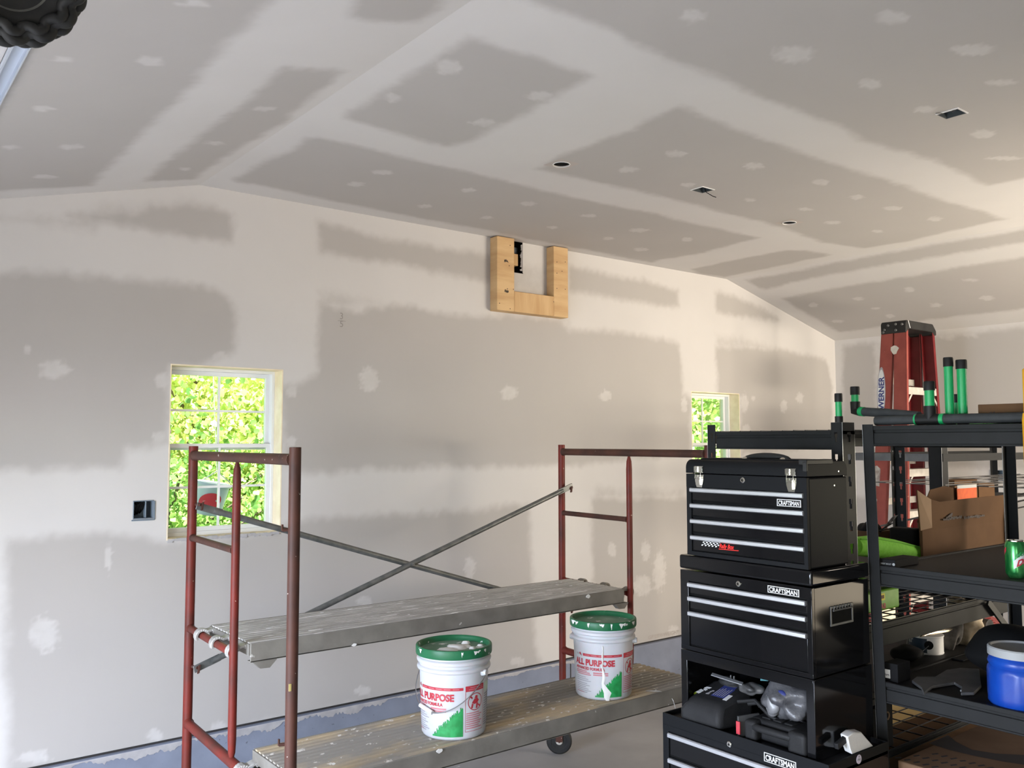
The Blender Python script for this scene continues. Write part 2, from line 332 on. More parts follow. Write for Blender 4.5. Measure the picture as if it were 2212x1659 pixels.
wall_spots = spots_from([(120,798,38,26),(798,820,24,30),(1100,848,20,18),(1308,855,15,14),(475,772,20,14),(350,822,22,20),(630,843,14,16),(343,945,20,16),(628,955,14,14),
 (1693,878,9,17),(1727,860,10,13),(235,1205,9,36),(95,1370,38,42),(335,1590,20,18),(72,1634,40,16),(475,1573,20,16),(1015,1225,14,30),(1322,1187,11,18),(1395,1190,12,24),(1424,1235,16,50),
 (1388,1265,22,26),(784,1493,20,12),(788,1299,20,14),(1118,1428,18,10),(1455,1362,14,14),(1608,870,10,22),(1612,930,10,16),(1478,876,8,20),(335,1130,18,22),(355,1100,14,10),(60,755,10,14),(1627,860,6,6)], pw)
us = lines(XW, XC, .016, [a for q in WIN for a in q[:2]]+[HOLE[0], HOLE[1], BOXL[0], BOXL[1]])
vs = lines(ZB, HCEIL, .016, [1.371, 2.280, HOLE[2], HOLE[3], BOXL[2], BOXL[3]])
def gable(x, z): return z < np.minimum(HCEIL, np.minimum(HCEIL-SL*(x-XR), HCEIL-SL*(XL-x)))+.02
surface('wall_back', us, vs, lambda U, V: (U, 0*U+D, V), wall_papers, wall_spots, holes=[q for q in WIN]+[BOXL, HOLE], out=gable, halfs=wall_halfs, seed=3)

ceil_papers = [pc(l) for l in [
 [(1012,78),(1075,98),(1275,165),(1180,220),(1100,262),(1030,298),(970,316),(860,290),(748,255),(800,215),(850,185),(935,135)],
 [(685,295),(860,338),(1000,370),(1105,395),(1250,430),(1400,460),(1530,490),(1636,514),(1500,550),(1430,560),(1408,567),(1227,532),(1064,500),(782,447),(545,397),(512,394),(505,387),(560,355),(620,330),(665,300)],
 [(1467,229),(1509,248),(1641,298),(1754,340),(1905,387),(2027,430),(2173,474),(2088,491),(1971,519),(1867,536),(1782,524),(1688,491),(1641,477),(1580,463),(1453,430),(1325,401),(1198,373),(1163,366),(1193,347),(1297,305),(1368,281),(1434,241)],
 [(1496,581),(1608,557),(1702,540),(1740,541),(1790,551),(1700,571),(1630,585),(1565,598),(1510,590)],
 [(1125,-8),(1290,50),(1380,95),(1480,140),(1580,180),(1641,208),(1707,227),(1759,253),(1829,281),(1862,302),(1924,321),(2018,345),(2065,368),(2107,387),(2136,401),(2212,385),(2420,340),(2500,-80),(1050,-80)],
]]
ceil_spots = spots_from([(970,145,32,18),(848,212,22,12),(1165,207,35,12),(1043,265,32,10),(825,372,28,6),(768,398,22,7),(1011,411,17,6),(918,446,18,5),(1053,470,16,4),(1141,440,20,5),(1462,332,26,9),(1356,367,24,8),(1629,358,25,9),
 (1773,394,20,8),(1620,432,14,5),(1486,399,18,6),(1740,452,20,4),(1851,426,20,6),(1928,450,24,5),(1799,481,22,5),(1895,500,16,4),(2020,473,18,6),(1271,466,20,4),(1194,491,16,4),(1382,497,22,5),(1483,517,14,5),(1384,539,20,5),(1314,515,14,4),
 (1497,35,33,20),(1715,118,52,22),(1880,182,28,14),(1925,38,40,18),(2100,108,50,14),(2165,178,40,9),(2123,290,32,10),(2000,237,28,9),(2172,342,46,5)], pc)
CB = [(3.640, 3.722, 1.652, 1.737), (3.690, 3.782, 3.030, 3.108)]            # square boxes
CR = [(2.8355, 3.211), (4.7345, 3.204)]                                      # round cut-outs
RS = .052
us = lines(XL, XR, .02, [a for q in CB for a in q[:2]]+[c[0]+s*RS for c in CR for s in (-1, 1)])
vs = lines(0, D, .02, [a for q in CB for a in q[2:]]+[c[1]+s*RS for c in CR for s in (-1, 1)], coarse=(YN, 0))
def hol(c): return (c[0]-RS, c[0]+RS, c[1]-RS, c[1]+RS)
surface('ceiling', us, vs, lambda U, V: (U, V, 0*U+HCEIL), ceil_papers, ceil_spots, holes=CB+[hol(c) for c in CR], seed=11)
rs_papers = [[slope_pt(u, v, 1) for u, v in l] for l in [
 [(1611,605),(1700,590),(1852,560),(1900,550),(2212,497),(2400,465),(2400,490),(2212,523),(1993,560),(1939,567),(1749,600),(1655,626),(1640,622)],
 [(1691,645),(1789,625),(1957,598),(2068,577),(2183,560),(2400,525),(2400,640),(2212,666),(2016,689),(1894,707),(1813,717),(1740,675)]]]
rs_spots = spots_from([(1756,659,11,6),(1855,645,14,5),(1965,626,13,7),(2096,605,20,5),(2131,644,20,6),(2023,659,16,6),(1891,666,12,4),(1923,683,11,5),(1810,694,18,4)], lambda l: [slope_pt(u, v, 1) for u, v in l])
surface('ceiling_right_slope', lines(XR, XC, .025), lines(0, D, .025, coarse=(YN, 0)), lambda U, V: (U, V, HCEIL-SL*(U-XR)), rs_papers, rs_spots, seed=21)
ls_papers = [[slope_pt(u, v, -1) for u, v in l] for l in [
 [(-60,415),(0,412),(125,406),(197,401),(215,380),(300,300),(400,200),(500,85),(585,0),(625,-60),(130,-60),(95,20),(60,110),(10,215),(-60,330)],
 [(315,392),(420,387),(435,372),(505,325),(615,265),(650,225),(740,155),(700,152),(640,150),(615,145),(550,205),(465,270),(360,350)],
 [(775,-20),(762,35),(790,44),(850,49),(905,46),(948,18),(985,-30),(985,-60),(790,-60)]]]
ls_spots = spots_from([(135,128,30,8),(325,132,35,14),(90,235,28,7),(155,317,30,7),(20,318,22,6),(95,382,32,6),(415,10,55,9),(570,235,30,7),(462,309,25,6),(398,365,16,5)], lambda l: [slope_pt(u, v, -1) for u, v in l])
surface('ceiling_left_slope', lines(XW, XL, .025), lines(0, D, .025, coarse=(YN, 0)), lambda U, V: (U, V, HCEIL-SL*(XL-U)), ls_papers, ls_spots, seed=31)
rw_papers = [pr(l) for l in [[(1822,748),(1890,741),(1893,985),(1822,975)],[(1901,741),(2012,727),(2068,722),(2212,707),(2500,675),(2500,1015),(2212,1014),(2050,1010),(1901,990)],[(1822,1075),(2500,1095),(2500,1500),(1822,1290)]]]
rw_spots = spots_from([(2050,728,16,9),(2100,725,20,4)], pr)
BOXR = (3.13, 3.29, 1.555, 1.64)
surface('wall_right', lines(.9, D, .025, coarse=(YN, .9), extra=list(BOXR[:2])), lines(ZB, ZE, .025, extra=list(BOXR[2:])+[2.2]), lambda U, V: (0*U+XC, U, V), rw_papers, rw_spots, holes=[BOXR, (-2.1, .3, ZB, 2.0)], seed=41)
# walls the camera does not see: left wall with its door and an opening for the fill, darkened front wall
ZL = HCEIL-SL*(XL-XW)
m = MB(); t = .12
m.box(XW-t, XW, YN, -2.2, ZB, ZL); m.box(XW-t, XW, -.5, .2, ZB, 2.1); m.box(XW-t, XW, -2.2, .2, 2.1, ZL); m.box(XW-t, XW, 3.5, D, ZB, ZL); m.box(XW-t, XW, .2, 3.5, 1.80, ZL); m.box(XW-t, XW, YN, -2.2, 0, ZB); m.box(XW-t, XW, -.5, .2, 0, ZB); m.box(XW-t, XW, 3.5, D, 0, ZB)
tag(m.build('wall_left', M_DRY, smooth=0), kind='structure')
m = MB(); m.prism([(XW, YN, 0), (XC, YN, 0), (XC, YN, ZE), (XR, YN, HCEIL), (XL, YN, HCEIL), (XW, YN, ZL)], (0, -.12, 0))
tag(m.build('wall_front', mat('bounce_darkened_wall', (.11, .095, .08), .9, col2=(.08, .07, .06), scale=4), smooth=0), kind='structure')  # unseen wall, coloured dark to cut bounced light
m = MB(); m.box(XW-.3, XC+.3, YN-.2, D+.3, -.12, 0); tag(m.build('floor', M_CONC, smooth=0), kind='structure')
# roof slab above the ceilings keeps the attic dark
m = MB(); m.prism([(XW-.3, YN-.3, ZL+.12), (XL, YN-.3, HCEIL+.22), (XR, YN-.3, HCEIL+.22), (XC+.3, YN-.3, ZE+.12), (XC+.3, YN-.3, ZE+.22), (XR, YN-.3, HCEIL+.32), (XL, YN-.3, HCEIL+.32), (XW-.3, YN-.3, ZL+.22)], (0, D-YN+.85, 0))
tag(m.build('roof', M_GAP, smooth=0), kind='structure')
# outer siding behind the long wall, with the window openings left free
m = MB(); y0, y1 = D+.165, D+.205; xs = [XW-.12, WIN[0][0], WIN[0][1], WIN[1][0], WIN[1][1], XC+.12]
for i in range(5):
    if i % 2 == 0: m.box(xs[i], xs[i+1], y0, y1, 0, ZE+.1)
    else: m.box(xs[i], xs[i+1], y0, y1, 0, 1.371); m.box(xs[i], xs[i+1], y0, y1, 2.280, ZE+.1)
tag(m.build('outer_siding', M_VINYL, smooth=0), kind='structure')

# curb of painted concrete under the drywall, with the smeared joint compound along its top
cb = tag(box('curb_back', (XW, XC, D-.03, D+.13, 0, ZB-.012), M_CURB, bevel=.006), kind='structure')
box('gap_back', (XW, XC, D+.004, D+.02, ZB-.02, ZB+.01), M_GAP, cb)
rnd = random.Random(4); m = MB(); n = 360; hs = [(.030*(1.15 if i < 210 else .6))*(.75+.35*math.sin(i*.11)+.25*math.sin(i*.37+1)+rnd.uniform(-.22, .22)) for i in range(n+1)]
vs_ = []; fs_ = []
for i in range(n+1):
    x = .6+3.6*i/n; h = max(.006, hs[i]); vs_ += [(x, D-.0325, ZB-.0122), (x, D-.0335, ZB-.016), (x, D-.0325, ZB-.0122-h), (x, D-.0295, ZB-.0135-h)]
for i in range(n):
    for k in range(3): fs_.append((4*i+k, 4*i+k+1, 4*i+k+5, 4*i+k+4))
m.add(vs_, fs_)
m.build('compound_smear', M_MUDS, cb, smooth=0)
tag(box('curb_right', (XC-.03, XC+.13, .3, D, 0, ZB-.012), M_CURB, bevel=.006), kind='structure')
tag(box('joint_in_curb', (4.155, 4.162, D-.0325, D-.02, 0, ZB-.012), M_GAP), kind='structure')
bpy.data.objects['joint_in_curb'].name = 'curb_joint_1'  # thin dark strip drawn as a joint in the curb
tag(box('ground', (-60, 60, -60, 60, -.3, -.12), mat('outdoor_grass', (.10, .22, .04), .9, col2=(.16, .28, .06), scale=3)), kind='structure')
tag(box('driveway', (-12, XW-.3, -12, 6, -.12, -.02), M_CONC), kind='structure')
tag(box('yard_slab', (XC+.3, 22, -14, 4.4, -.12, -.02), mat('tan_gravel', (.40, .34, .25), .9, col2=(.34, .285, .21), scale=5)), kind='structure')

# ceiling openings
def round_hole(c, label, left):
    t = thing('round_ceiling_cutout', (c[0], c[1], HCEIL), label, 'ceiling hole')
    m = MB(); n = 32; z = HCEIL-.0015; vs_ = []; fs_ = []
    for k in range(n):
        a = 2*math.pi*k/n; q = 1/max(abs(math.cos(a)), abs(math.sin(a)))*(RS+.012)
        vs_ += [(c[0]+.041*math.cos(a), c[1]+.041*math.sin(a), z), (c[0]+q*math.cos(a), c[1]+q*math.sin(a), z+.0008), (c[0]+.041*math.cos(a), c[1]+.041*math.sin(a), z+.005)]
    for k in range(n):
        j = (k+1) % n; fs_ += [(3*k, 3*k+1, 3*j+1, 3*j), (3*k+2, 3*k, 3*j, 3*j+2)]
    m.add(vs_, fs_); m.build('cut_edge', M_DRYP, t, smooth=0)
    m = MB(); m.lathe([(.0405, 0), (.0405, .10), (0, .10)], (c[0], c[1], HCEIL+.004), 24); m.build('recess', M_DARK, t)
    m = MB(); m.tube([(c[0]+.042*math.cos(a), c[1]+.042*math.sin(a), HCEIL-.002) for a in [i*.3927 for i in range(17)]], .0022, 6, caps=False); m.build('paper_rim', M_WHITE, t)
M_DRYP = mat('cut_drywall_face', (.43, .385, .345), .85, col2=(.47, .42, .38), scale=3)
round_hole(CR[0], 'round hole cut in the flat ceiling, the one nearer the pine frame', 1)
round_hole(CR[1], 'round hole cut in the flat ceiling, the farther one above the shelving', 0)
def square_box(q, label, wire):
    x0, x1, y0, y1 = q; t = thing('ceiling_box', ((x0+x1)/2, (y0+y1)/2, HCEIL), label, 'electrical box')
    m = MB(); z = HCEIL; e = .004
    m.box(x0, x0+e, y0, y1, z-.002, z+.06); m.box(x1-e, x1, y0, y1, z-.002, z+.06); m.box(x0, x1, y0, y0+e, z-.002, z+.06); m.box(x0, x1, y1-e, y1, z-.002, z+.06); m.box(x0, x1, y0, y1, z+.056, z+.06)
    m.build('box_shell', M_BOXDK, t, smooth=0)
    m = MB(); m.box(x0-.008, x1+.004, y0-.006, y0, z-.003, z); m.box(x0-.008, x0, y0-.006, y1+.004, z-.003, z); m.build('plaster_rim', M_WHITE, t, smooth=0)
    m = MB()
    for k in range(3):
        a = x0+.02+.018*k; m.tube([(a, y0+.02, z+.05), (a+.01, y0+.035, z+.02), (a+.02, y1-.03, z+.018), (a+.004, y1-.012, z+.045)], .003, 6)
    m.build('wires', M_GREYM, t)
    if wire:
        m = MB(); m.tube([Vector((x1-.012, y1-.02, z+.03)), Vector((x1-.004, y1-.03, z-.005)), Vector((x1+.02, y1-.055, z-.028)), Vector((x1+.03, y1-.07, z-.036))], .0022, 6); m.build('hanging_wire', M_BLACK, t)
    else:
        m = MB(); m.tube([Vector((x0+.012, y0+.06, z+.02)), Vector((x0-.004, y0+.062, z-.004)), Vector((x0-.03, y0+.075, z-.006))], .002, 6); m.build('hanging_wire', M_GREYM, t)
M_BOXDK = mat('dark_box_plastic', (.05, .06, .065), .5)
square_box(CB[0], 'rectangular dark electrical box in the ceiling near the upper right corner', False)
square_box(CB[1], 'small rectangular ceiling electrical box with a black wire hanging out, between the two round holes', True)

# electrical boxes in the walls
def wall_box(P0, ex, inn, w_, h_, label):
    P0 = Vector(P0); ex = Vector(ex); inn = Vector(inn); ez = Vector((0, 0, 1)); t = thing('wall_electrical_box', P0, label, 'electrical box')
    def bb(mb, a0, a1, z0, z1, d0, d1):
        c = P0+ex*(a0+a1)/2+ez*(z0+z1)/2+inn*(d0+d1)/2; mb.obox(c, ex*(a1-a0)/2, inn*(d1-d0)/2, ez*(z1-z0)/2)
    m = MB(); e = .005
    bb(m, 0, e, 0, h_, -.004, .07); bb(m, w_-e, w_, 0, h_, -.004, .07); bb(m, 0, w_, 0, e, -.004, .07); bb(m, 0, w_, h_-e, h_, -.004, .07); bb(m, 0, w_, 0, h_, .065, .07); bb(m, w_*.60, w_*.66, .004, h_-.004, .004, .07)
    m.build('box_shell', M_BOXGREY, t, bevel=.002)
    m = MB(); bb(m, -.006, w_+.004, -.009, -.002, -.006, 0); bb(m, w_, w_+.006, -.006, h_*.95, -.005, 0); m.build('mounting_rim', M_BOXGREY, t, bevel=.0015)
    m = MB()
    for k in range(4):
        a = P0+ex*(.012+.012*k)+ez*(.015+.004*k); m.tube([a+inn*.06, a+ez*.02+inn*.02, a+ez*.055+ex*.012+inn*.015, a+ez*.07+inn*.055], .0045, 8)
    m.build('cable_loops', M_DARK, t)
wall_box((BOXL[0], D, BOXL[2]), (1, 0, 0), (0, 1, 0), BOXL[1]-BOXL[0], BOXL[3]-BOXL[2], 'blue-grey open electrical box in the wall left of the nearer window')
wall_box((XC, BOXR[1], BOXR[2]), (0, -1, 0), (1, 0, 0), BOXR[1]-BOXR[0], BOXR[3]-BOXR[2], 'dark open electrical box in the right wall seen through the shelving')

# windows
def window(n, X0, X1, Z0, Z1):
    t = thing('window_%d' % n, ((X0+X1)/2, D, Z0), kind='structure')
    m = MB(); k = .006; yb = D+.205
    m.box(X0, X0+k, D-.001, yb, Z0, Z1); m.box(X1-k, X1, D-.001, yb, Z0, Z1); m.box(X0, X1, D-.001, yb, Z1-k, Z1); m.box(X0, X1, D-.001, yb, Z0, Z0+k)
    m.build('wood_jamb', M_CREAM, t, smooth=0)
    m = MB(); x0, x1, z0, z1 = X0+k, X1-k, Z0+k, Z1-k; fr = .016; ya, yb2 = D+.098, D+.166
    m.box(x0, x0+fr, ya, yb2, z0, z1); m.box(x1-fr, x1, ya, yb2, z0, z1); m.box(x0, x1, ya, yb2, z1-fr, z1); m.box(x0, x1, ya, yb2, z0, z0+fr*1.3)
    m.build('window_frame', M_VINYL, t, bevel=.002)
    zm = z0 + (z1-z0)*.52; x0 += fr; x1 -= fr; z0 += fr*1.3; z1 -= fr
    for (a, b, y) in ((zm-.012, z1, D+.148), (z0, zm+.022, D+.123)):
        m = MB(); r = .022; m.box(x0, x0+r, y-.012, y+.012, a, b); m.box(x1-r, x1, y-.012, y+.012, a, b); m.box(x0, x1, y-.012, y+.012, b-r, b); m.box(x0, x1, y-.012, y+.012, a, a+r)
        s = m.build('sash', M_VINYL, t, bevel=.0015)
        xm, zc = (x0+x1)/2, (a+b)/2
        m = MB(); m.box(xm-.006, xm+.006, y-.005, y+.005, a+r, b-r); m.box(x0+r, x1-r, y-.005, y+.005, zc-.006, zc+.006); m.build('muntin', M_VINYL, s, smooth=0)
        for (p, q) in ((x0+r, xm-.006), (xm+.006, x1-r)):
            for (c, d) in ((a+r, zc-.006), (zc+.006, b-r)):
                MB().box(p, q, y-.0015, y+.0015, c, d).build('pane', M_GLASS, s, smooth=0)
    return t
def glass():
    m = bpy.data.materials.new('window_glass'); m.use_nodes = True; n = m.node_tree.nodes; L = m.node_tree.links; n.remove(n['Principled BSDF'])
    tr = n.new('ShaderNodeBsdfTransparent'); tr.inputs[0].default_value = (.95, .97, .96, 1); gl = n.new('ShaderNodeBsdfGlossy'); gl.inputs['Roughness'].default_value = .02
    mx = n.new('ShaderNodeMixShader'); lw = n.new('ShaderNodeFresnel'); lw.inputs[0].default_value = 1.25
    L.new(lw.outputs[0], mx.inputs[0]); L.new(tr.outputs[0], mx.inputs[1]); L.new(gl.outputs[0], mx.inputs[2]); L.new(mx.outputs[0], n['Material Output'].inputs[0]); return m
M_GLASS = glass()
window(1, *WIN[0]); window(2, *WIN[1])
# broken plaster edge at the sill of the nearer window
m = MB(); rnd = random.Random(8)
for i in range(26):
    a = 1.42+.6*i/26; m.box(a, a+.025, D-.004-rnd.random()*.003, D+.004, 1.371-rnd.uniform(.004, .014), 1.375+rnd.uniform(0, .006))
m.build('plaster_edge', M_MUDS, bpy.data.objects['window_1'], smooth=0)

# pine frame round the opening high on the wall
t = thing('pine_mounting_frame', (3.8, D, 2.74), 'U-shaped frame of new pine boards high on the wall under the ceiling', 'wood frame')
yf = D-.078
MB().box(3.482, 3.628, yf, D, 2.745, HCEIL-.006).build('pine_board', M_WOOD, t, bevel=.003)
MB().box(3.978, 4.112, yf, D, 2.745, HCEIL-.006).build('pine_board', M_WOOD, t, bevel=.003)
MB().box(3.628, 3.978, yf, D, 2.745, 2.885).build('pine_board', M_WOODX, t, bevel=.003)
m = MB()
for u, v in [(1102,530),(1100,574),(1096,624),(1109,625),(1079,655),(1102,667),(1196,652),(1203,566),(1221,566),(1214,586),(1203,590),(1203,623),(1221,625)]:
    q = P(u, v, 1, yf); m.lathe([(.0035, 0), (.0035, .0012)], (q.x, yf-.0006, q.z), 8, axis=(0, 1, 0))
m.build('screw_head', M_GAP, t)['kind'] = 'stuff'
for (u, v, s) in [(1089, 567, '2 &'), (1090, 632, 'SPF+')]:
    q = P(u, v, 1, yf); marks('lumber_stamp', M_GAP, t, (q.x, yf-.0004, q.z), (1, 0, 0), (0, 0, 1), .034, .022, 6, u)
# cavity behind the ragged opening
t = thing('wall_cavity', (3.71, D+.05, 3.1), 'ragged dark hole in the drywall inside the pine frame, showing a stud', 'wall hole')
m = MB(); x0, x1, z0, z1 = HOLE; e = .004
m.box(x0-e, x0, D+.001, D+.11, z0, z1+.06); m.box(x1, x1+e, D+.001, D+.11, z0, z1+.06); m.box(x0-e, x1+e, D+.001, D+.11, z1+.055, z1+.06); m.box(x0-e, x1+e, D, D+.11, z0-e, z0); m.box(x0-e, x1+e, D+.105, D+.11, z0, z1+.06)
m.build('cavity_lining', M_DARK, t, smooth=0)
MB().box(x0, x1-.022, D+.022, D+.06, z0+.050, z1-.080).build('stud', M_WOODX, t, bevel=.002)
MB().box(x0, x1-.01, D+.045, D+.10, z1-.07, z1-.03).build('metal_plate', mat('bluish_plate', (.06, .075, .09), .5), t)
m = MB(); rnd = random.Random(2)
for i in range(14):
    z = z0+.02+(z1-z0-.03)*i/14; r_ = rnd.uniform(.004, .013); m.prism([(x1-.001, D+.002, z+.010), (x1-.001, D+.002, z-.006), (x1-r_*1.2, D+.002+r_*.3, z-.004), (x1-r_*rnd.uniform(.9, 1.5), D+.002+r_*.3, z+.004), (x1-r_*.7, D+.002, z+.009)], (0, .006, 0))
m.build('torn_paper', M_MUDS, t, smooth=0)

# pale steel track running under the left slope
m = MB()
def lz(x): return HCEIL-SL*(XL-x)
for (a, b, h) in ((.358, .405, .003), (.358, .363, .022), (.400, .405, .022)):
    m.hexa([(a, -1.5, lz(a)-h), (b, -1.5, lz(b)-h), (b, D-.001, lz(b)-h), (a, D-.001, lz(a)-h), (a, -1.5, lz(a)+.001), (b, -1.5, lz(b)+.001), (b, D-.001, lz(b)+.001), (a, D-.001, lz(a)+.001)])
tag(m.build('ceiling_track', M_LTRACK, smooth=0), 'pale blue-grey steel track fixed along the sloped ceiling at upper left', 'track')
# pencil sum written on the wall
t = text('3', .055, mat('pencil', (.25, .23, .21), .9), 'pencil_mark', None, (P(733, 689, 1, D).x, D-.0006, P(733, 689, 1, D).z), (1, 0, 0), (0, 0, 1), offset=-.01)
tag(t, 'faint pencilled figures 3 over 5 on the wall above the nearer window', 'writing')
q = P(733, 706, 1, D); text('5', .055, bpy.data.materials['pencil'], 'digit', t, (q.x, D-.0006, q.z), (1, 0, 0), (0, 0, 1), offset=-.01)
q = P(730, 693, 1, D); MB().box(q.x, q.x+.05, D-.001, D-.0003, q.z, q.z+.002).build('fraction_bar', bpy.data.materials['pencil'], t)

# ---------------------------------------------------------------- scaffold
M_CARDP2 = mat('ochre_fleck', (.50, .40, .14), .7)
FY, MY, NY = 4.08, 3.48, 2.88
sc = thing('rolling_scaffold', (2.45, 3.48, 0), 'red and brown pipe scaffold on casters standing along the long wall', 'scaffold')
def post(x, y, m, r=.0207, z0=.19, z1=1.855):
    p = MB().tube([(x, y, z0), (x, y, z1)], r, 20).build('post', m, sc)
    MB().tube([(x, y, z1-.004), (x, y, z1+.0006)], r*.86, 16).build('tube_mouth', M_DARK, p)
def caster(x, y, a):
    c = MB()
    c.tube([(x, y, .155), (x, y, .20)], .016, 12); c.box(x-.03, x+.03, y-.03, y+.03, .150, .158)
    d = Vector((math.cos(a), math.sin(a), 0)); s = Vector((-d.y, d.x, 0)); o = Vector((x, y, 0))+d*.022
    for k in (-1, 1): c.obox(o+s*.026*k+Vector((0, 0, .115)), d*.02, s*.002, (0, 0, .04))
    c.tube([o+s*-.032+Vector((0, 0, .077)), o+s*.032+Vector((0, 0, .077))], .006, 8)
    co = c.build('caster_fork', M_BRN, sc)
    MB().lathe([(.020, -.018), (.046, -.018), (.05, -.021), (.068, -.021), (.0765, -.012), (.0765, .012), (.068, .021), (.05, .021), (.046, .018), (.020, .018)], o+Vector((0, 0, .0765)), 32, axis=s).build('tyre', M_RUBBER, co)
    MB().lathe([(.008, -.02), (.018, -.02), (.022, -.017), (.046, -.0165), (.046, .0165), (.022, .017), (.018, .02), (.008, .02)], o+Vector((0, 0, .0765)), 24, axis=s).build('wheel_hub', M_STEP, co)
for side, xf, xm, xn in ((0, 1.347, 1.325, 1.302), (1, 3.592, 3.566, 3.520)):
    post(xf, FY, M_RED); post(xn, NY, M_BRN if not side else M_RED)
    d = [(.62, .006), (.65, .014), (.70, .0165), (1.72, .0165), (1.765, .014), (1.795, .006)]
    MB().tube([(xm, MY, z) for z, r in d], [r for z, r in d], 16).build('inner_tube', M_RED, sc)
    for z, r, full, m in ((1.812, .0205, 1, M_BRN), (.615, .0205, 1, M_RED), (1.44, .0145, 0, M_BRN), (1.035, .0165, 0, M_RED)):
        e = (xn, NY) if full else (xm, MY)
        MB().tube([(xf, FY-.012, z), (e[0], e[1]+.012, z)], r, 16).build('cross_tube', m, sc)
        m2 = MB()                                              # weld collars
        m2.tube([(xf, FY-.018, z), (xf-.001, FY-.032, z)], [r*1.22, r*1.0], 14); m2.tube([(e[0], e[1]+.032, z), (e[0], e[1]+.016, z)], [r*1.0, r*1.22], 14)
        m2.build('weld', m, sc)
    for z in (1.59, .865):
        for (xx, yy) in ((xf, FY), (xn, NY)):
            s = 1 if side == 0 else 1
            m2 = MB(); sg = 1 if side == 0 else -1
            if yy == FY: m2.tube([(xx+.010, yy-.016, z), (xx+.022, yy-.058, z)], .0075, 8); m2.obox((xx+.026, yy-.060, z-.006), (.004, 0, .002), (0, .006, 0), (.002, 0, .017))
            else: m2.tube([(xx-.010, yy+.012, z-.02), (xx-.034, yy+.020, z-.02)], .006, 8); m2.obox((xx-.034, yy+.021, z-.012), (.0025, 0, 0), (0, .004, 0), (0, 0, .011))
            m2.build('lock_pin', M_BRN, sc)
    caster(xf, FY, 2.42 if side else -.9); caster(xn, NY, -.6 if side else -2.4)
def brace(a, b):
    a = Vector(a); b = Vector(b); L_ = (b-a).length; t = (b-a)/L_
    pts = [a+t*.07, a+t*.12, b-t*.12, b-t*.07]
    o = MB().tube(pts, [.011, .0145, .0145, .011], 12).build('cross_brace', M_BRACE, sc)
    up_ = Vector((0, 1, 0)).cross(t)
    for q, s in ((a, 1), (b, -1)): MB().obox(q+t*s*.05, t*.062, (0, .0035, 0), up_*.0165).build('flattened_end', M_BRACE, o, bevel=.002)
brace((1.365, FY-.038, 1.582), (3.60, FY-.038, .868)); brace((1.365, FY-.052, .862), (3.622, FY-.052, 1.602))
q = Vector((2.485, FY-.045, 1.228)); MB().tube([q+Vector((0, -.03, 0)), q+Vector((0, .022, 0))], .008, 10).build('pivot_bolt', M_BRACE, sc)
MB().obox(P(625, 1482, 1, NY)+Vector((-.006, -.0195, 0)), (.004, 0, 0), (0, .0015, 0), (0, 0, .012)).build('paint_fleck', M_CARDP2, sc)

# ---------------------------------------------------------------- planks
M_GROOVE = mat('groove_shade_and_dirt', (.13, .118, .10), .85, col2=(.26, .24, .21), scale=8)  # dark colour paints in the shade between ribs, along with dirt
def plank(name_label, x0, x1, y0, y1, zt, mt, hooks_y, hx, zr):
    t = thing('scaffold_plank', ((x0+x1)/2, (y0+y1)/2, zt-.06), name_label, 'plank')
    MB().box(x0, x1, y0+.004, y1-.004, zt-.016, zt-.008).build('groove_sheet', M_GROOVE, t, smooth=0); m = MB(); n = 13; w_ = (y1-y0-.02)/n
    for i in range(n):
        a = y0+.01+w_*i; m.hexa([(x0, a+.004, zt-.010), (x1, a+.004, zt-.010), (x1, a+w_-.004, zt-.010), (x0, a+w_-.004, zt-.010), (x0, a+.008, zt), (x1, a+.008, zt), (x1, a+w_-.009, zt), (x0, a+w_-.009, zt)])
    m.build('ribbed_deck', mt, t, smooth=0)
    for a in (y0, y1-.006):
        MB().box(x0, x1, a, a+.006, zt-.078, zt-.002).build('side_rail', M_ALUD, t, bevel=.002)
    m = MB()
    for a in (y0, y1-.03): m.box(x0, x1, a, a+.03, zt-.078, zt-.073)
    for k in range(5): xx = x0+.12+(x1-x0-.24)*k/4; m.box(xx-.02, xx+.02, y0+.006, y1-.006, zt-.06, zt-.012)
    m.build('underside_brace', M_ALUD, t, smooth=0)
    for side in (0, 1):
        xe, s = (x0, -1) if side == 0 else (x1, 1)
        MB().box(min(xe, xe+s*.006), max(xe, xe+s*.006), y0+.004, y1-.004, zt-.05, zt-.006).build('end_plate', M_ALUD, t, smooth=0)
        for hy in hooks_y:
            c = Vector((hx[side], hy, zr)); R_ = .026; pts = [Vector((xe, hy, min(zt-.030, zr+.016))), Vector((xe+s*.006, hy, min(zt-.014, zr+.026)))]
            for k in range(9):
                a = math.radians(42+k*21); pts.append(c+Vector((-s*math.cos(a)*R_, 0, math.sin(a)*R_)))
            m = MB(); hw = .019                                # a flat hooked casting, swept in the x-z plane
            for i in range(len(pts)-1):
                p, q = pts[i], pts[i+1]; d = (q-p).normalized(); nn = Vector((-d.z, 0, d.x))
                wv = hw*(1.25-.05*i)
                m.obox((p+q)/2, d*((q-p).length/2+.003), (0, wv, 0), nn*.0055)
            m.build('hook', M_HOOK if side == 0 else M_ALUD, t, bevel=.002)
    for (u, a, b) in ((x0+.01, y0-.004, y0+.03), (x1-.07, y0-.004, y0+.03)):
        MB().prism([(u, a, zt-.078), (u+.10, a, zt-.078), (u+.07, a, zt-.108), (u+.03, a, zt-.106)], (0, .03, 0)).build('toe_catch', M_ALUD, t)
    return t
up_p = plank('upper aluminium scaffold plank, empty, grey with plaster streaks', 1.385, 3.492, 3.455, 3.915, 1.072, M_ALU, (3.885, 3.695, 3.51), (1.336, 3.58), 1.035)
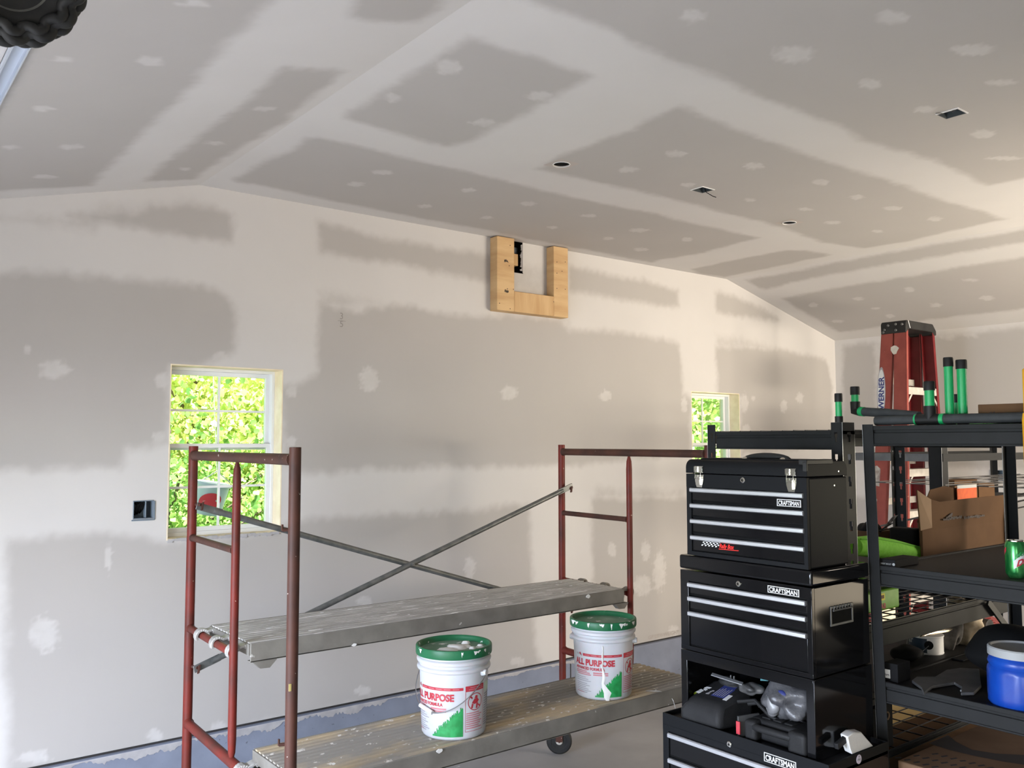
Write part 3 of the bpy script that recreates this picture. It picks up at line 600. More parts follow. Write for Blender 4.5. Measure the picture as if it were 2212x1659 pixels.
lo_p = plank('lower scaffold plank covered in sawdust under the two buckets', 1.372, 3.50, 2.915, 3.375, .688, M_DUST, (3.35, 3.16, 2.96), (1.316, 3.54), .615)
rnd = random.Random(5)
def splat(name, parent, zt, spots_, s0, m=None):
    mb = MB()
    for (x, y, r) in spots_:
        n = 11; pts = []
        for k in range(n):
            a = 2*math.pi*k/n; rr = r*rnd.uniform(.55, 1.15); pts.append(Vector((x+rr*2.6*math.cos(a), y+rr*.7*math.sin(a), zt-.0005)))
        mb.prism(pts, (0, 0, s0))
    mb.build(name, m or M_MUD, parent, smooth=0)
splat('plaster_splat', up_p, 1.072, [(P(680,1362,2,1.07).x, P(680,1362,2,1.07).y, .014)]+[(rnd.uniform(1.5, 3.4), rnd.uniform(3.5, 3.88), rnd.uniform(.002, .006)) for i in range(16)], .002)
splat('plaster_splat', lo_p, .688, [(rnd.uniform(1.45, 3.4), rnd.uniform(2.95, 3.34), rnd.uniform(.002, .005)) for i in range(26)], .002)
mb = MB(); 
for (u, v, r, yy, zz) in [(1270, 1288, .018, 3.453, 0), (765, 1393, .012, 3.453, 0), (950, 1622, .016, 2.913, 0), (720, 1650, .008, 2.913, 0)]:
    q = P(u, v, 1, yy); mb.prism([q+Vector((r*rnd.uniform(.6, 1.2)*math.cos(a), 0, r*.6*rnd.uniform(.6, 1.1)*math.sin(a))) for a in [k*.7 for k in range(9)]], (0, -.003, 0))
mb.build('plaster_drip', M_MUD, up_p, smooth=0)
t = MB().tube([P(1395, 1492, 2, .690), P(1425, 1493, 2, .692), P(1447, 1500, 1, 2.93), P(1455, 1515, 1, 2.905), P(1459, 1530, 1, 2.903)], .0016, 6).build('thin_wire', M_HOOK)
tag(t, 'thin pale wire drooping over the front edge of the lower plank by the tool chests', 'wire')

# ---------------------------------------------------------------- buckets
def bucket(cx, cy, z0, start, label, messy):
    c = Vector((cx, cy, z0)); t = thing('compound_bucket', c, label, 'bucket')
    prof = [(.118, 0), (.126, .004), (.131, .012), (.1335, .06), (.1405, .262), (.1415, .272), (.150, .276), (.152, .283), (.150, .290), (.1425, .294), (.143, .305), (.152, .309), (.1535, .316), (.151, .323), (.1445, .327), (.1445, .342)]
    MB().lathe(prof, c, 64).build('pail', M_PAIL, t, smooth=50)
    lp = [(.147, .338), (.156, .336), (.1575, .342), (.1575, .368), (.1555, .373), (.150, .3745), (.1465, .373), (.1435, .366), (.1405, .352)]
    lid = MB().lathe(lp+[(.138, .3505)], c, 64).build('lid', M_LID, t, smooth=50)
    MB().lathe([(.1402, .3505), (.1402, .3512), (.0, .3516)], c, 48).build('lid_top', M_LIDTOP, lid)
    view = Vector((0-cx, 0-cy, 0)).normalized(); rgt = Vector((-view.y, view.x, 0)) # right as seen from the camera side
    def on(a, z, off=.0012):               # a = angle to the right of the direction facing the viewer
        r = (.1335+(z-.06)*(.1405-.1335)/.202)+off
        return c+(view*math.cos(a)+rgt*math.sin(a))*r+Vector((0, 0, z))
    r_ = .137; st = math.radians(start)
    def A(s): return st + s/r_
    def bar(mb, s0, s1, za, zb2, nseg=None, off=.0012):
        n = nseg or max(1, int((s1-s0)/.012)); vs = []; fs = []
        for i in range(n+1):
            a = A(s0+(s1-s0)*i/n); vs += [on(a, za, off), on(a, zb2, off)]
        for i in range(n): fs.append((2*i, 2*i+2, 2*i+3, 2*i+1))
        mb.add(vs, fs)
    def txt(s, size, mm, name, s0, z, off=.02, sx=1.0):
        text(s, size, mm, name, t, (0, 0, 0), (1, 0, 0), (0, 0, 1), offset=off, sx=sx, warp=lambda x, y: on(A(s0+x), z+y, .0014))
    m = MB(); bar(m, .052, .243, .207, .219); m.build('label_band', M_PRED, t)
    m = MB()
    for k in range(5): bar(m, .062+k*.035, .087+k*.035, .2115, .2145, off=.0016)
    m.build('band_lettering', M_PPNK, t)
    txt('USG', .013, M_PGRY, 'maker_letters', .006, .209, .03)
    m = MB(); bar(m, .030, .037, .212, .221); bar(m, .034, .040, .208, .216, off=.0014); m.build('red_chevron', M_PRED, t)
    m = MB(); bar(m, .040, .046, .204, .214); m.build('dark_chevron', M_PGRY, t)
    txt('ALL PURPOSE', .0395, M_PRED, 'big_lettering', .001, .165, .045, .86)
    txt('ADVANCED FORMULA', .0185, M_PRED, 'lettering', .002, .143, .04, .83)
    m = MB()
    for z, a, b in ((.133, .002, .072), (.125, .002, .088), (.117, .012, .094)): bar(m, a, b, z, z+.0045)
    bar(m, .105, .175, .128, .135); bar(m, .105, .175, .119, .125); m.build('faded_lines', M_PPNK, t)
    m = MB()
    for i in range(9):
        z = .104-i*.0085-(.004 if i > 2 else 0); bar(m, .004, .065+.035*((i*7) % 5)/5, z, z+.003)
    m.build('small_print', M_PGRY, t)
    m = MB(); bar(m, .006, .052, .032, .0355); m.build('small_red_print', M_PRED, t)
    m = MB(); rr = random.Random(3); cols = 44
    for i in range(cols):                  # jagged green corner block
        s0 = .112+.131*i/cols; f = (i+.5)/cols; top = .018+.120*f**.85 + rr.uniform(-.009, .009)
        bar(m, s0, .112+.131*(i+1)/cols+.0003, .018, min(.140, max(.024, top)), 1)
    m.build('green_block', M_PGRN, t)
    m = MB(); bar(m, .252, .345, .200, .223); bar(m, .252, .2535, .035, .200); bar(m, .3435, .345, .035, .200); bar(m, .252, .345, .035, .0365); m.build('warning_panel', M_PRED, t)
    m = MB()
    for (za, a, b) in ((.214, .272, .335), (.206, .266, .338)): bar(m, a, b, za, za+.0035, off=.0017)
    m.build('warning_header', M_PPNK, t)
    m = MB(); cs, cz = .299, .155
    for R0, R1 in ((.033, .036),):
        n = 40; vs = []; fs = []
        for k in range(n):
            a = 2*math.pi*k/n
            for rr_ in (R0, R1): vs.append(on(A(cs+rr_*math.cos(a)), cz+rr_*math.sin(a)))
        for k in range(n): j = (k+1) % n; fs.append((2*k, 2*k+1, 2*j+1, 2*j))
        m.add(vs, fs)
    # little figure falling into a pail, and the slash
    def blob(pts): m.add([on(A(cs+x), cz+y, .0014) for x, y in pts], [tuple(range(len(pts)))])
    blob([(-.018, -.004), (-.006, .012), (.008, .014), (.018, .004), (.010, -.006), (-.004, -.010)]); blob([(-.006, .014), (0, .026), (.010, .024), (.010, .013)])
    blob([(-.018, -.006), (-.022, -.026), (-.014, -.026), (-.010, -.010)]); blob([(.004, -.008), (.002, -.028), (.010, -.028), (.014, -.006)])
    blob([(-.026, .020), (-.022, .025), (.027, -.020), (.023, -.025)])
    m.build('warning_symbol', M_PRED, t)
    m = MB()
    for i in range(8): z = .108-i*.0088; bar(m, .257, .315+.024*((i*5) % 3)/3+.005, z, z+.0042)
    m.build('warning_lines', M_PPNK, t)
    m = MB(); bar(m, .352, .44, .185, .222); m.build('pale_green_panel', M_PLGN, t)
    m = MB()
    for i in range(14): z = .172-i*.0098; bar(m, .353, .43, z, z+.005)
    m.build('side_print', M_PGRY, t)
    # wire bail: ears at the sides, bail hanging down in front
    return c, t, on, view, rgt
LO = .688
def bail(c, t, view, rgt, ang, low, front, grip):
    d = rgt*math.cos(ang)+view*math.sin(ang); f = (view*math.cos(ang)-rgt*math.sin(ang))
    pts = []
    for k in range(21):
        a = math.pi*k/20; x = math.cos(a)*.158; dn = math.sin(a)
        pts.append(c+d*x+f*(dn*front)+Vector((0, 0, .268-dn*low)))
    MB().tube(pts, .0021, 8, caps=True).build('wire_bail', M_WIRE, t)
    if grip: a, b = pts[grip], pts[grip+3]; MB().tube([a, b], .0085, 12).build('grip', M_WHITE, t)
    for s in (-1, 1):
        q = c+d*s*.150+Vector((0, 0, .268)); MB().tube([q-d*s*.012, q+d*s*.010], [.017, .012], 12).build('bail_ear', M_PAIL, t)
b1f = P(980, 1602, 2, LO); dv = Vector((b1f.x, b1f.y, 0)).normalized()
c1 = b1f+dv*.130
c, t, on, view, rgt = bucket(c1.x, c1.y, LO, -86, 'white joint compound bucket with lumps of dried mud on its green lid, nearer the camera', 1)
bail(c, t, view, rgt, math.radians(34), .150, .152, 10)
m = MB(); rnd = random.Random(6)
for (x, y, r, h) in [(-.03, -.055, .042, .010), (.012, -.01, .040, .012), (.045, .015, .028, .008), (-.005, .03, .022, .006), (.075, -.02, .014, .008), (.05, .075, .018, .010), (.11, .03, .012, .006), (.10, -.05, .010, .005)]:
    q = c+rgt*x-view*y+Vector((0, 0, .3515)); n = 12; rr = [r*rnd.uniform(.75, 1.1) for k in range(n)]
    lo_ = [q+rgt*rr[k]*1.1*math.cos(k*math.tau/n)+view*rr[k]*math.sin(k*math.tau/n)*.9 for k in range(n)]; hi_ = [q+(v-q)*.7+Vector((0, 0, h)) for v in lo_]
    m.add(lo_+hi_+[q+Vector((0, 0, h*1.15))], [(k, (k+1) % n, n+(k+1) % n, n+k) for k in range(n)]+[(n+k, n+(k+1) % n, 2*n) for k in range(n)])
m.build('dried_lump', M_MUD, t, smooth=85)
def rim_smears(c, t, view, rgt, spots_, z0_, z1_):
    m = MB(); rr = random.Random(7)
    for (a0, w_) in spots_:
        n = 7; top = []; bot = []
        for k in range(n):
            a = math.radians(a0+w_*(k/(n-1)-.5)); r = .1592; d = view*math.cos(a)+rgt*math.sin(a)
            top.append(c+d*r+Vector((0, 0, z1_-rr.uniform(0, .004)))); bot.append(c+d*r+Vector((0, 0, z1_-(z1_-z0_)*rr.uniform(.25, 1.0)*math.sin(math.pi*(k+.5)/n))))
        for k in range(n-1): m.add([top[k], top[k+1], bot[k+1], bot[k]], [(0, 1, 2, 3)])
    m.build('rim_smear', M_MUD, t, smooth=0)['kind'] = 'stuff'
rim_smears(c, t, view, rgt, ((-58, 7), (36, 12), (52, 5), (12, 3)), .340, .370)
t.scale = (1, 1, .955)
b2f = P(1304, 1515, 2, LO); dv = Vector((b2f.x, b2f.y, 0)).normalized(); c2 = b2f+dv*.130
c, t, on, view, rgt = bucket(c2.x, c2.y, LO, -64, 'white joint compound bucket with a white drip down its label, beside the scaffold end frame', 0)
bail(c, t, view, rgt, math.radians(10), .05, -.165, 0)
m = MB(); rnd = random.Random(1); st = math.radians(-64)
path = [(.150, .262, .003), (.152, .240, .002), (.149, .215, .004), (.150, .190, .003), (.148, .165, .003), (.152, .140, .005), (.156, .110, .008), (.150, .085, .006), (.160, .060, .013), (.172, .040, .018), (.168, .018, .013), (.172, .004, .008)]
vs = []; fs = []
for i, (s, z, ww) in enumerate(path):
    a = st+s/.137
    for k in (-1, 0, 1): vs.append(on(a+k*ww/.137, z, .0018 if k else .005))
for i in range(len(path)-1):
    for k in (0, 1): fs.append((3*i+k, 3*i+k+1, 3*i+k+4, 3*i+k+3))
m.add(vs, fs); m.build('white_drip', M_MUD, t, smooth=60)
rim_smears(c, t, view, rgt, ((-62, 16), (-50, 7), (-2, 8), (34, 13), (62, 9), (-25, 4), (14, 3)), .338, .371)
t.scale = (1, 1, .955)

# ---------------------------------------------------------------- tool chests (fronts face the left wall)
YA, YB = 2.272, 1.706                      # far and near edge of the middle chest
XF, XB = 2.60, 2.950
def front_text(s, size, m, name, parent, y, z, x, off=.03, shear=0, sx=1.0, space=1.0):
    return text(s, size, m, name, parent, (x-.0006, y, z), (0, -1, 0), (0, 0, 1), offset=off, shear=shear, sx=sx, space=space)
def badge(parent, x, y0, y1, z0, z1):
    m = MB(); e = .0022
    for (a, b, c, d) in ((y0, y1, z0, z0+e), (y0, y1, z1-e, z1), (y0, y0-e, z0, z1), (y1+e, y1, z0, z1)): m.box(x-.001, x, min(a, b), max(a, b), c, d)
    m.build('badge_border', M_SILV, parent, smooth=0)
    wd = y0-y1; s = text('CRAFTSMAN', (z1-z0)*.86, M_SILV, 'badge_lettering', parent, (x-.0012, y0-.005, z0+(z1-z0)*.19), (0, -1, 0), (0, 0, 1), offset=.03, sx=1)
    vs = s.data.vertices; ws = [v.co.y for v in vs]; a, b = max(ws), min(ws)
    for v in vs: v.co.y = (y0-.006) - (a-v.co.y)/(a-b)*(wd-.012)
def lock(parent, x, y, z, r=.0095):
    m = MB(); m.lathe([(r, 0), (r, .004), (r*.8, .006), (r*.45, .006), (r*.42, .003), (0, .003)], (x, y, z), 20, axis=(-1, 0, 0)); o = m.build('lock', M_CHROME, parent)
    MB().box(x-.0072, x-.0055, y-.0012, y+.0012, z-.004, z+.004).build('keyhole', M_DARK, o)
def drawer(parent, x, y0, y1, z0, z1, mt, strip=True, sh=.013):
    d = MB().box(x+.006, x+.014, y1, y0, z0, z1).build('drawer', mt, parent, bevel=.002)
    MB().box(x+.0095, x+.016, y1-.004, y0+.004, z0-.006, z0).build('shadow_gap', M_DARK, d, smooth=0)
    m = MB(); a, b = z1-.002, z1-.002-sh
    m.prism([(x-.004, y1, a), (x-.009, y1, a-.003), (x-.009, y1, b+.001), (x-.004, y1, b-.002), (x+.003, y1, b), (x+.008, y1, a-.002)], (0, y0-y1, 0))
    m.build('pull_strip', M_STRIP, d, smooth=0)
# top box
TY0, TY1, TXB = 2.236, 1.716, 2.846
t = thing('portable_tool_box', (2.72, (TY0+TY1)/2, 1.447), 'small wrinkle-black four-drawer tool box with two latches and a carry handle, topmost of the stack', 'tool box')
MB().box(XF+.012, TXB, TY1, TY0, 1.447, 1.752).build('body', M_TBX, t, bevel=.006)
m = MB(); fr = .022
m.box(XF, XF+.014, TY0-fr, TY0, 1.447, 1.752); m.box(XF, XF+.014, TY1, TY1+fr*.7, 1.447, 1.752); m.box(XF, XF+.014, TY1, TY0, 1.447, 1.463); m.box(XF, XF+.014, TY1, TY0, 1.702, 1.752)
m.build('front_frame', M_TBX, t, bevel=.0015)
m = MB(); R_ = .03; pf = [(XF, 1.755), (XF, 1.806-R_)] + [(XF+R_-R_*math.cos(a), 1.806-R_+R_*math.sin(a)) for a in [k*math.pi/12 for k in range(1, 7)]] + [(TXB-R_+R_*math.sin(a), 1.806-R_+R_*math.cos(a)) for a in [k*math.pi/12 for k in range(0, 7)]] + [(TXB, 1.755)]
m.prism([(x, TY1-.002, z) for x, z in pf], (0, TY0-TY1+.004, 0)); m.build('lid', M_TBX, t, smooth=40, bevel=.002)
m = MB(); m.box(XF-.002, TXB-.09, TY1-.004, TY1+.028, 1.795, 1.813); m.box(XF-.004, XF+.006, TY1-.004, TY1+.012, 1.772, 1.806); m.build('lid_corner', M_CAP, t, bevel=.003)
m = MB(); m.box(XF+.05, TXB-.05, TY1+.05, TY0-.03, 1.805, 1.811); m.build('lid_rib', M_TBX, t, bevel=.002)
for (a, b) in ((1.702, 1.652), (1.643, 1.594), (1.585, 1.534), (1.524, 1.465)):
    drawer(t, XF, TY0-fr, TY1+fr*.55, b, a, M_GLOSS, sh=.0145)
for y in (2.170, 1.772):
    m = MB(); m.box(XF-.006, XF, y-.020, y+.020, 1.757, 1.782); m.box(XF-.010, XF-.004, y+.004, y+.020, 1.760, 1.780); m.box(XF-.010, XF-.004, y-.020, y-.008, 1.760, 1.780)
    m.prism([(XF-.005, y-.021, 1.750), (XF-.005, y+.021, 1.750), (XF-.005, y+.019, 1.725), (XF-.005, y+.012, 1.703), (XF-.005, y-.012, 1.703), (XF-.005, y-.019, 1.725)], (.005, 0, 0))
    m.tube([(XF-.009, y+.013, 1.776), (XF-.013, y+.013, 1.735), (XF-.013, y-.013, 1.735), (XF-.009, y-.013, 1.776)], .0018, 6)
    m.box(XF-.013, XF-.005, y-.009, y+.009, 1.712, 1.742)
    m.build('draw_latch', M_CHROME, t, bevel=.001)
lock(t, XF, 1.973, 1.736, .010)
h0, h1 = 2.055, 1.845
m = MB(); hp = [Vector((2.71, h0-(h0-h1)*k/12, 1.806+.015*math.sin(math.pi*k/12)**.5)) for k in range(13)]
m.tube(hp, [.004, .008, .010, .011, .0115, .012, .012, .012, .0115, .011, .010, .008, .004], 12); m.build('carry_handle', M_CAP, t)
for y in (h0-.018, h1+.03): MB().lathe([(.024, 0), (.024, .004), (.016, .010), (.006, .012)], (2.706, y, 1.806), 18, squash=.5).build('handle_bracket', M_CHROME, t)
m = MB()
for (y, z) in ((TY1-.0025, 1.770), (TY1-.0005, 1.722)):
    m.lathe([(.0032, 0), (.0028, .001)], (2.79 if z > 1.75 else 2.765, y, z), 10, axis=(0, -1, 0))
m.build('rivet', M_CHROME, t)
badge(t, XF+.0055, 1.836, 1.742, 1.652, 1.676)
# flag and lettering of the lowest drawer
m = MB(); y, z = 2.172, 1.486
for i in range(10):
    for j in range(4):
        if (i+j) % 2 == 0: a = y-.008*i+.003*(-j); m.prism([(XF+.0055, a, z+j*.0055), (XF+.0055, a-.007, z+j*.0055), (XF+.0055, a-.010, z+j*.0055+.005), (XF+.0055, a-.003, z+j*.0055+.005)], (-.0004, 0, 0))
m.build('checkered_flag', M_SILV, t, smooth=0)
front_text('Rally Box', .021, mat('print_bright_red', (.75, .02, .015), .4), 'script_lettering', t, 2.088, z, XF+.0055, .03, .35, sx=.80)
m = MB(); m.prism([(XF+.0055, 2.092, z-.004), (XF+.0055, 2.000, z-.002), (XF+.0055, 2.004, z-.0045), (XF+.0055, 2.09, z-.0065)], (-.0003, 0, 0)); m.build('underline', bpy.data.materials['print_bright_red'], t, smooth=0)
# middle chest
t = thing('tool_chest', ((XF+XB)/2, (YA+YB)/2, 1.092), 'glossy black three-drawer tool chest with a side handle, under the small latched tool box', 'tool chest')
MB().box(XF+.014, XB, YB, YA, 1.092, 1.388).build('body', M_GLOSS, t, bevel=.003)
m = MB(); fr = .040
m.box(XF, XF+.016, YA-fr, YA, 1.092, 1.388); m.box(XF, XF+.016, YB, YB+.020, 1.092, 1.388); m.box(XF, XF+.016, YB, YA, 1.348, 1.388); m.box(XF, XF+.016, YB, YA, 1.092, 1.108)
m.build('front_frame', M_GLOSS, t, bevel=.002)
MB().box(XF-.003, XB+.002, YB-.003, YA+.003, 1.393, 1.4445).build('lid', M_GLOSS, t, bevel=.008, seg=3)
for (a, b) in ((1.346, 1.302), (1.294, 1.246), (1.239, 1.112)): drawer(t, XF, YA-fr, YB+.022, b, a, M_GLOSS, sh=.015)
lock(t, XF, 2.000, 1.367, .010); badge(t, XF, 1.877, 1.753, 1.353, 1.377)
m = MB(); y = YB
m.box(2.705, 2.712, y-.003, y, 1.250, 1.316); m.box(2.836, 2.843, y-.003, y, 1.250, 1.316); m.box(2.705, 2.843, y-.003, y, 1.309, 1.316); m.box(2.705, 2.843, y-.003, y, 1.250, 1.257)
hd = m.build('handle_frame', M_GREYM, t, bevel=.001)
MB().box(2.712, 2.836, y-.0005, y+.001, 1.257, 1.309).build('handle_recess', M_DARK, hd)
m = MB(); [m.box(2.722+.017*k, 2.724+.017*k, y-.006, y-.001, 1.300, 1.316) for k in range(7)]; m.tube([(2.716, y-.006, 1.302), (2.832, y-.006, 1.302)], .003, 8); m.build('grip_ribs', M_GREYM, hd, smooth=0)
# open cabinet between the chests
t = thing('open_tool_cabinet', ((XF+XB)/2, (YA+YB)/2, .825), 'glossy black open-fronted tool cabinet stuffed with cases and bags, between two chests', 'cabinet')
m = MB(); e = .004
m.box(XF, XB, YB-.004, YB, .828, 1.088); m.box(XF, XB, YA-e, YA, .828, 1.088); m.box(XB-e, XB, YB, YA, .828, 1.088); m.box(XF, XB, YB, YA, 1.082, 1.088); m.box(XF, XB, YB, YA, .826, .830)
m.build('shell', M_GLOSS, t, smooth=0)
m = MB(); m.box(XF-.002, XF+.006, YA-.030, YA, .828, 1.090); m.box(XF-.002, XF+.006, YB-.004, YB+.028, .828, 1.090); m.box(XF-.002, XF+.006, YB, YA, 1.052, 1.090); m.build('front_edge', M_GLOSS, t, bevel=.002)
# bottom chest
BX0, BX1, BY0, BY1, BZ = 2.572, 2.935, 2.345, 1.640, .842
t = thing('rolling_tool_cabinet', ((BX0+BX1)/2, (BY0+BY1)/2, 0), 'wide black lower tool cabinet with tray top, bottommost of the stack', 'tool cabinet')
MB().box(BX0+.014, BX1, BY1, BY0, .12, .815).build('body', M_GLOSS, t, bevel=.003)
m = MB(); m.box(BX0, BX1, BY1, BY1+.006, .80, BZ); m.box(BX0, BX1, BY0-.006, BY0, .80, BZ); m.box(BX0, BX0+.006, BY1, BY0, .80, BZ); m.box(BX1-.006, BX1, BY1, BY0, .80, BZ); m.build('tray_rim', M_TBX, t, bevel=.002)
MB().box(BX0+.006, BX1-.006, BY1+.006, BY0-.006, .812, .826).build('tray_mat', M_DECK, t, smooth=0)
m = MB(); m.box(BX0, BX0+.016, BY0-.028, BY0, .12, .80); m.box(BX0, BX0+.016, BY1, BY1+.028, .12, .80); m.box(BX0, BX0+.016, BY1, BY0, .778, .801); m.build('front_frame', M_TBX, t, bevel=.002)
for (a, b) in ((.776, .690), (.683, .600), (.592, .46), (.452, .30), (.292, .14)): drawer(t, BX0, BY0-.030, BY1+.030, b, a, M_GLOSS, sh=.016)
lock(t, BX0, 2.030, .806, .010)
badge(t, BX0, 1.885, 1.760, .788, .818)
for (x, y) in ((2.63, 1.70), (2.63, 2.29), (2.88, 1.70), (2.88, 2.29)):
    c_ = MB().lathe([(.05, -.013), (.055, -.008), (.055, .008), (.05, .013)], (x, y, .055), 20, axis=(0, 1, 0)).build('caster', M_RUBBER, t)
    MB().box(x-.02, x+.02, y-.02, y+.02, .10, .122).build('caster_plate', M_CHROME, c_)
q = P(1855, 1640, 1, BY1)
m = MB(); m.lathe([(.015, 0), (.015, .0008)], (q.x, BY1-.0004, q.z), 28, axis=(0, -1, 0)); s = m.build('round_sticker', mat('lilac_sticker', (.62, .56, .66), .5), t)
marks('sticker_lettering', M_PGRY, s, (q.x-.010, BY1-.0012, q.z-.004), (1, 0, 0), (0, 0, 1), .02, .008, 4, 3)
MB().lathe([(.0035, 0), (.0035, .0005)], (q.x, BY1-.0015, q.z+.009), 10, axis=(0, -1, 0)).build('sticker_dot', M_PGRY, s)

# ---------------------------------------------------------------- shelving
def slot_post(name, x, y, sx, sy, H, parent, slots=True, edge=True, lean=0.0, wx=.040, wy=.040):
    """angle post: one flange along x (faces y), one along y (faces x); sx, sy point into the rack"""
    th = .0028; m = MB(); p = .083; zs = [.03]
    def V(a, b, z): return (x+a, y+b+lean*(z-1.0), z)
    def slab(a0, a1, b0, b1, z0, z1):
        a0, a1 = sorted((a0, a1)); b0, b1 = sorted((b0, b1))
        m.hexa([V(a0,b0,z0),V(a1,b0,z0),V(a1,b1,z0),V(a0,b1,z0),V(a0,b0,z1),V(a1,b0,z1),V(a1,b1,z1),V(a0,b1,z1)])
    n = int((H-.02)/p)
    for k in range(n+1):
        z0 = k*p; z1 = min(H, z0+p)
        for along in (0, 1):
            w_ = wx if along == 0 else wy; s = sx if along == 0 else sy
            def sl(u0, u1, za, zb_):
                if zb_ > z1: zb_ = z1
                if za >= zb_: return
                if along == 0: slab(s*u0, s*u1, 0, sy*th, za, zb_)
                else: slab(0, sx*th, s*u0, s*u1, za, zb_)
            if not slots: sl(0, w_, z0, z1); continue
            u0, u1 = w_*.42, w_*.70
            sl(0, u0, z0, z1); sl(u1, w_, z0, z1); sl(u0, u1, z0, z0+.046)
            # tapered key-hole: wide top, narrow foot
            if z1-z0 > .07:
                um = (u0+u1)/2
                sl(u0, u0+.0035, z0+.046, z0+.064); sl(u1-.0035, u1, z0+.046, z0+.064)
    o = m.build(name, M_RACK, parent, smooth=0)
    if edge:
        m = MB(); c = [V(sx*wx, 0, .01), V(sx*(wx+.0012), 0, .01), V(sx*(wx+.0012), sy*th, .01), V(sx*wx, sy*th, .01), V(sx*wx, 0, H), V(sx*(wx+.0012), 0, H), V(sx*(wx+.0012), sy*th, H), V(sx*wx, sy*th, H)]
        m.hexa(c); c = [V(0, -sy*.0014, .01), V(sx*th, -sy*.0014, .01), V(sx*th, 0, .01), V(0, 0, .01), V(0, -sy*.0014, H), V(sx*th, -sy*.0014, H), V(sx*th, 0, H), V(0, 0, H)]
        m.hexa(c); m.build('edge_glint', M_EDGE, o, smooth=0)  # pale strips paint in the light caught along the flange edges
    return o
def beam_y(x, s, y0, y1, z1, parent, h=.072):   # long beam profile facing -s x
    m = MB(); X = lambda d: x+s*d
    def b(d0, d1, za, zb_): m.box(min(X(d0), X(d1)), max(X(d0), X(d1)), y0, y1, za, zb_)
    b(-.006, .010, z1-.016, z1); b(.004, .010, z1-h, z1-.012); b(-.002, .006, z1-h, z1-.026); b(.0, .030, z1-h, z1-h+.003); b(-.006, -.002, z1-h, z1-h+.006)
    return m.build('beam', M_RACK, parent, bevel=.002)
def beam_x(y, s, x0, x1, z1, parent, h=.072):
    m = MB(); Y = lambda d: y+s*d
    def b(d0, d1, za, zb_): m.box(x0, x1, min(Y(d0), Y(d1)), max(Y(d0), Y(d1)), za, zb_)
    b(-.006, .010, z1-.016, z1); b(.004, .010, z1-h, z1-.012); b(-.002, .006, z1-h, z1-.026); b(.0, .030, z1-h, z1-h+.003)
    return m.build('beam', M_RACK, parent, bevel=.002)
def wire_deck(x0, x1, y0, y1, z, parent, m_=None, px_=.05, py_=.11):
    m = MB(); n = int((y1-y0)/px_)
    for k in range(n+1): yy = y0+(y1-y0)*k/n; m.box(x0, x1, yy-.0017, yy+.0017, z-.0034, z)
    n = int((x1-x0)/py_)
    for k in range(n+1): xx = x0+(x1-x0)*k/n; m.box(xx-.0022, xx+.0022, y0, y1, z-.0078, z-.0034)
    return m.build('wire_deck', m_ or M_BLWIRE, parent, smooth=0)
# near rack, short end towards the left wall
RX0, RX1, RY0, RY1 = 2.972, 4.100, 1.085, 1.705
t = thing('shelving_unit', ((RX0+RX1)/2, (RY0+RY1)/2, 0), 'black steel shelving unit nearest the camera, holding the soda can and the blue tub', 'shelving')
slot_post('post', RX0, RY1, 1, -1, 1.935, t, slots=False, lean=.022); slot_post('post', RX0, RY0, 1, 1, 1.935, t)
slot_post('post', RX1, RY1, -1, -1, 1.935, t, slots=False); slot_post('post', RX1, RY0, -1, 1, 1.935, t)
for z in (1.930, 1.434, 1.030, .50):
    beam_y(RX0+.0095, 1, RY0+.003, RY1-.003, z, t); beam_y(RX1-.006, -1, RY0+.003, RY1-.003, z, t)
    beam_x(RY0+.006, 1, RX0+.003, RX1-.003, z, t); beam_x(RY1-.006, -1, RX0+.003, RX1-.003, z, t)
for z in (1.930, 1.434, 1.030, .50):
    MB().box(RX0+.016, RX1-.016, RY0+.016, RY1-.016, z-.020, z-.006).build('shelf_board', M_DECK, t, smooth=0)
# far rack behind the chests
QX0, QX1, QY0, QY1 = 2.985, 4.47, 1.815, 2.445
t = thing('shelving_unit', ((QX0+QX1)/2, (QY0+QY1)/2, 0), 'black slotted shelving unit right behind the tool chest stack, holding the open carton', 'shelving')
slot_post('post', QX0, QY1, 1, -1, 1.945, t); slot_post('post', QX0, QY0, 1, 1, 1.945, t, wx=.085, wy=.045)
slot_post('post', QX1, QY1-.03, -1, -1, 1.935, t, edge=False, wy=.055); slot_post('post', QX1-.02, QY0, -1, 1, 1.93, t)
for z in (1.915, 1.372, 1.178, .690):
    beam_y(QX0+.006, 1, QY0+.046, QY1-.042, z, t); beam_y(QX1-.03, -1, QY0+.003, QY1-.06, z, t)
    beam_x(QY0+.006, 1, QX0+.003, QX1-.03, z, t, h=.088 if z == 1.178 else .02 if z < 1 else .06); beam_x(QY1-.006, -1, QX0+.003, QX1-.003, z, t, h=.05)
wire_deck(QX0+.01, QX1-.03, QY0+.01, QY1-.01, 1.918, t); wire_deck(QX0+.01, QX1-.03, QY0+.01, QY1-.01, 1.181, t); wire_deck(QX0+.01, QX1-.03, QY0+.01, QY1-.01, .693, t, px_=.07)
MB().box(QX0+.012, QX1-.04, QY0+.012, QY1-.012, 1.358, 1.368).build('shelf_board', M_DECK, t, smooth=0)
